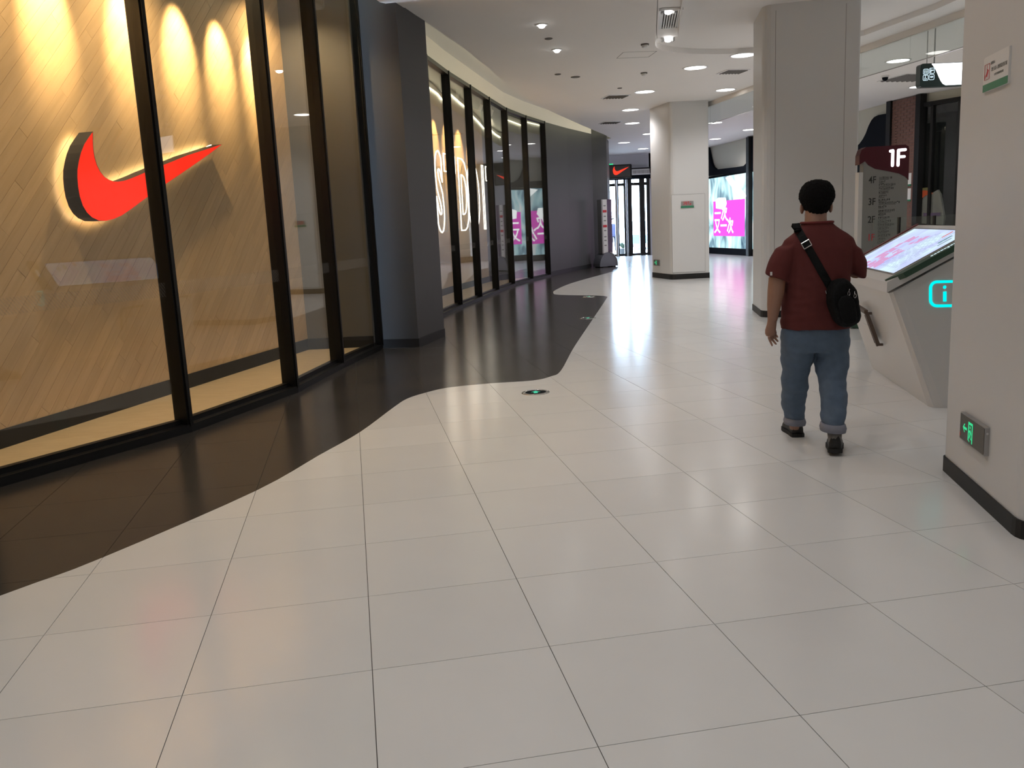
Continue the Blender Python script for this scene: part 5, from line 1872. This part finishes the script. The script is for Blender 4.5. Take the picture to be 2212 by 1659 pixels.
leg([(735, 1689, 1762, 5.465, .125), (765, 1689, 1757, 5.475, .115), (790, 1690, 1750, 5.50, .103), (812, 1691, 1745.5, 5.535, .094), (830, 1689.5, 1743, 5.56, .090), (855, 1688.5, 1740.5, 5.60, .087), (880, 1690, 1737, 5.64, .082), (904, 1697, 1735.5, 5.675, .074)])
leg([(735, 1755, 1832, 5.46, .125), (765, 1759.5, 1831, 5.455, .118), (790, 1762, 1829, 5.435, .108), (812, 1766, 1827, 5.405, .098), (828, 1770, 1826, 5.375, .092), (850, 1774, 1828, 5.335, .09), (880, 1775.5, 1827.5, 5.285, .088), (905, 1775.5, 1824, 5.245, .084), (924, 1776, 1822, 5.22, .08)])
KZ = at(1800, 820, 5.4).z


def jean_fold(p, n):
    k = math.exp(-((p.z - KZ) / .14) ** 2)
    low = max(0, min(1, (.42 - p.z) / .3))
    wv = noise.noise(Vector((p.x * 7 + p.z * 3, p.y * 6, p.z * 17)))
    d = (.004 + .010 * k + .006 * low) * wv
    d += .004 * noise.noise(Vector((p.x * 22 + p.z * 9, p.y * 18, p.z * 30)))
    if p.z > .72:
        d += .003 * noise.noise(Vector((p.x * 11, p.y * 11, p.z * 26)))
    return d


jm = remesh(jn, .0075, 4, jean_fold)
jeans = finish(jm, M['jeans'], 'jeans', man)


def cuff(l, r_, v0, v1, cy, hd, t2):
    mb = MB()
    a0, a1 = sring(l, r_, v0, cy, hd, 30, 2.1), sring(l - .5, r_ + .5, v1, cy, hd, 30, 2.1)
    cen = sum(a0, Vector((0, 0, 0))) / 30
    rot = lambda p_: Vector((p_.x, p_.y, p_.z + (p_.x - cen.x) * t2))
    inn = lambda R_: [cen + (Vector((p_.x, p_.y, p_.z)) - cen) * .80 + Vector((0, 0, (p_.z - cen.z) * .2)) for p_ in R_]
    mb.rings([[rot(p_) for p_ in inn(a0)], [rot(p_) for p_ in a0], [rot(p_.lerp(q_, .5) + (p_ - cen).normalized() * .006) for p_, q_ in zip(a0, a1)], [rot(p_) for p_ in a1], [rot(p_) for p_ in inn(a1)]], closed=True)
    obj('cuff', mb, M['cuff'], jeans, True)


cuff(1695.5, 1737.5, 902, 916, 5.675, .082, -.05)
cuff(1774.5, 1824, 914, 931, 5.215, .088, -.06)
st_ = MB()
for p_, q_ in ((at(1763, 705, 5.30), at(1757, 762, 5.335)),):
    pass


def shoe(heel, toe, hs):
    h_, t_ = Vector(heel), Vector(toe)
    d = (t_ - h_)
    L_ = d.length
    d.normalize()
    sx = Vector((d.y, -d.x, 0)).normalized()
    up = sx.cross(d).normalized()
    if up.z < 0:
        up = -up
    mb = MB()
    rows = [(-.02, .020, .050), (.0, .036, .075), (.10, .040, .092), (.28, .040, .090), (.45, .043, .074), (.62, .049, .060), (.78, .050, .050), (.90, .043, .040), (.98, .026, .026), (1.0, .010, .014)]
    rr = []
    for f, w, hh in rows:
        c = h_ + d * (f * L_)
        rr.append([c + sx * (w * cos(a)) + up * (.022 + hh * hs * max(0, sin(a)) if sin(a) > 0 else .022 + .004 * sin(a)) for a in [2 * pi * k / 18 for k in range(18)]])
    mb.rings(rr)
    o = obj('shoe', mb, M['shoe'], man, True)
    so_ = MB()
    rr = []
    for f, w, hh in rows:
        c = h_ + d * (f * L_ * 1.02 - .004)
        w = w + .005
        rr.append([c + sx * w, c + sx * w + up * .024, c - sx * w + up * .024, c - sx * w])
    so_.rings(rr)
    obj('sole', so_, M['rubber'], o)
    return o


s1 = shoe(Vector((at(1724, 942, 5.66).x, 5.66, .0)), Vector((at(1700, 930, 5.92).x, 5.92, .0)), 1.3)
s2 = shoe(Vector((at(1804, 975, 5.155).x, 5.155, .022)), Vector((at(1803, 968, 5.42).x, 5.425, .0)), 1.25)
obj('sock', MB().tube([at(1803, 934, 5.20), at(1803.5, 946, 5.195), at(1804, 955, 5.195)], [.043, .041, .04], 12), M['sock'], man, True)

# ------------------------------------------------------------------ cross-body bag
cbag = thing('shoulder_bag', 'black crossbody bag hanging at the back of the walking person', 'bag', at(1822, 655, 5.26))
out_ = [(1801, 607), (1822, 601), (1836, 611), (1846, 625), (1851, 650), (1855, 684), (1848, 699), (1826, 707), (1808, 699), (1797, 674), (1789, 648), (1791, 624)]
cb = MB()
cen = (1822, 655)
rings = []
for yy, sc_ in ((5.335, .80), (5.325, .94), (5.29, 1.0), (5.245, 1.0), (5.215, .95), (5.203, .82)):
    sm = catmull([Vector((*p_, 0)) for p_ in out_ + out_[:1]], 3)[:-1]
    rings.append([at(cen[0] + (p_.x - cen[0]) * sc_, cen[1] + (p_.y - cen[1]) * sc_, 5.26) + Vector((0, yy - 5.26, 0)) for p_ in sm])
cb.rings(rings)
bagm = finish(remesh(cb, .006, 3, lambda p, n: .004 * noise.noise(p * 18) + .002 * noise.noise(p * 45)), M['bag'], 'bag_body', cbag)
pk = MB()
rings = []
for yy, sc_ in ((5.215, .62), (5.19, .60), (5.182, .52)):
    rings.append([at(1822 + (p_.x - 1822) * sc_, 668 + (p_.y - 655) * sc_, 5.26) + Vector((0, yy - 5.26, 0)) for p_ in sm])
pk.rings(rings)
obj('front_pocket', pk, M['bag'], cbag, True)
strap = MB()
rings = []
eye = Vector((0, 0, CAMZ))


def on_shirt(u, v, off):
    d = ray(u, v).normalized()
    h_ = bvh.ray_cast(eye, d)
    if h_[0] is None:
        return at(u, v, 5.40) - d * off
    return h_[0] - d * off


L0, L1 = Vector((1722, 494)), Vector((1797, 626))
dd = (L1 - L0).normalized()
ss = Vector((-dd.y, dd.x))
for k in range(25):
    t = k / 24
    c = L0.lerp(L1, t)
    w = 8.6
    a, b = c + ss * w, c - ss * w
    y_ = None
    pa_, pb_ = on_shirt(a.x, a.y, .004), on_shirt(b.x, b.y, .004)
    if k and abs(pa_.y - prev_[0].y) > .06:
        pa_ = at(a.x, a.y, prev_[0].y)
    if k and abs(pb_.y - prev_[1].y) > .06:
        pb_ = at(b.x, b.y, prev_[1].y)
    prev_ = (pa_, pb_)
    n = Vector((0, -1, .1)).normalized() * .004
    rings.append([pa_, pa_ + n, pb_ + n, pb_])
back_end = [p_.copy() for p_ in rings[0]]
strap.rings(rings)
# over the shoulder and down the front
s0 = (rings[0][0] + rings[0][2]) / 2
e_ = (rings[-1][0] + rings[-1][2]) / 2
fr_ = []
for k in range(22):
    t = k / 21
    x = s0.x + (at(1838, 640, 5.45).x - s0.x) * t
    z = s0.z + .022 - .01 * t + (at(1838, 640, 5.45).z - s0.z) * t
    h_ = bvh.ray_cast(Vector((x, 8, z)), Vector((0, -1, 0)))
    y = (h_[0].y if h_[0] is not None else 5.47) + .006
    fr_.append(Vector((x, y, z)))
path = [s0 + Vector((0, -.002, .0)), Vector((s0.x - .002, (s0.y + fr_[0].y) / 2, s0.z + .030))] + fr_ + [Vector((at(1845, 640, 5.45).x + .01, 5.46, at(1845, 640, 5.45).z)), at(1842, 632, 5.31)]
rr = []
for i, p_ in enumerate(path):
    a, b = path[max(i - 1, 0)], path[min(i + 1, len(path) - 1)]
    t_ = (b - a).normalized()
    nrm = Vector((0, 1 if 1 < i < len(path) - 2 else -.2, .3 if i < 3 else 0))
    sd = t_.cross(nrm).normalized() * .024
    n_2 = sd.cross(t_).normalized() * .003
    rr.append([p_ + sd, p_ + sd + n_2, p_ - sd + n_2, p_ - sd])
strap.rings(rr)
obj('strap', strap, M['bag'], cbag)
bk_ = MB()
bc, bw_, bh_ = Vector((1742, 528)), 11.0, 6.5
cr_ = [bc + ss * (sx * bw_) * .85 + dd * (sy_ * bh_) for sx, sy_ in ((-1, -1), (1, -1), (1, 1), (-1, 1))]
crn = [on_shirt(p_.x, p_.y, .014) for p_ in cr_]
for i in range(4):
    bk_.tube([crn[i], crn[(i + 1) % 4]], .0035, 8)
obj('buckle', bk_, M['steel'], cbag)
for (u, v), dx in (((1825, 629), .0), ((1837, 634), .012)):
    zp = MB()
    c = at(u, v, 5.26) + Vector((0, -.062, 0))
    zp.tube([c + Vector((dx * .3 + .007 * cos(a), 0, -.010 + .012 * sin(a))) for a in [2 * pi * k / 12 for k in range(12)]], .002, 6, closed=True)
    zp.tube([c + Vector((0, 0, .002)), c + Vector((.003 - dx * .3, 0, .018))], .003, 6)
    obj('zip_pull', zp, M['steel'], cbag)
for u, v in ((1784, 631), (1798, 625)):
    c = on_shirt(u, v, .012)
    obj('strap_ring', MB().tube([c + Vector((-.002, 0, .010)), c + Vector((.003, 0, -.010))], .0022, 6), M['steel'], cbag)
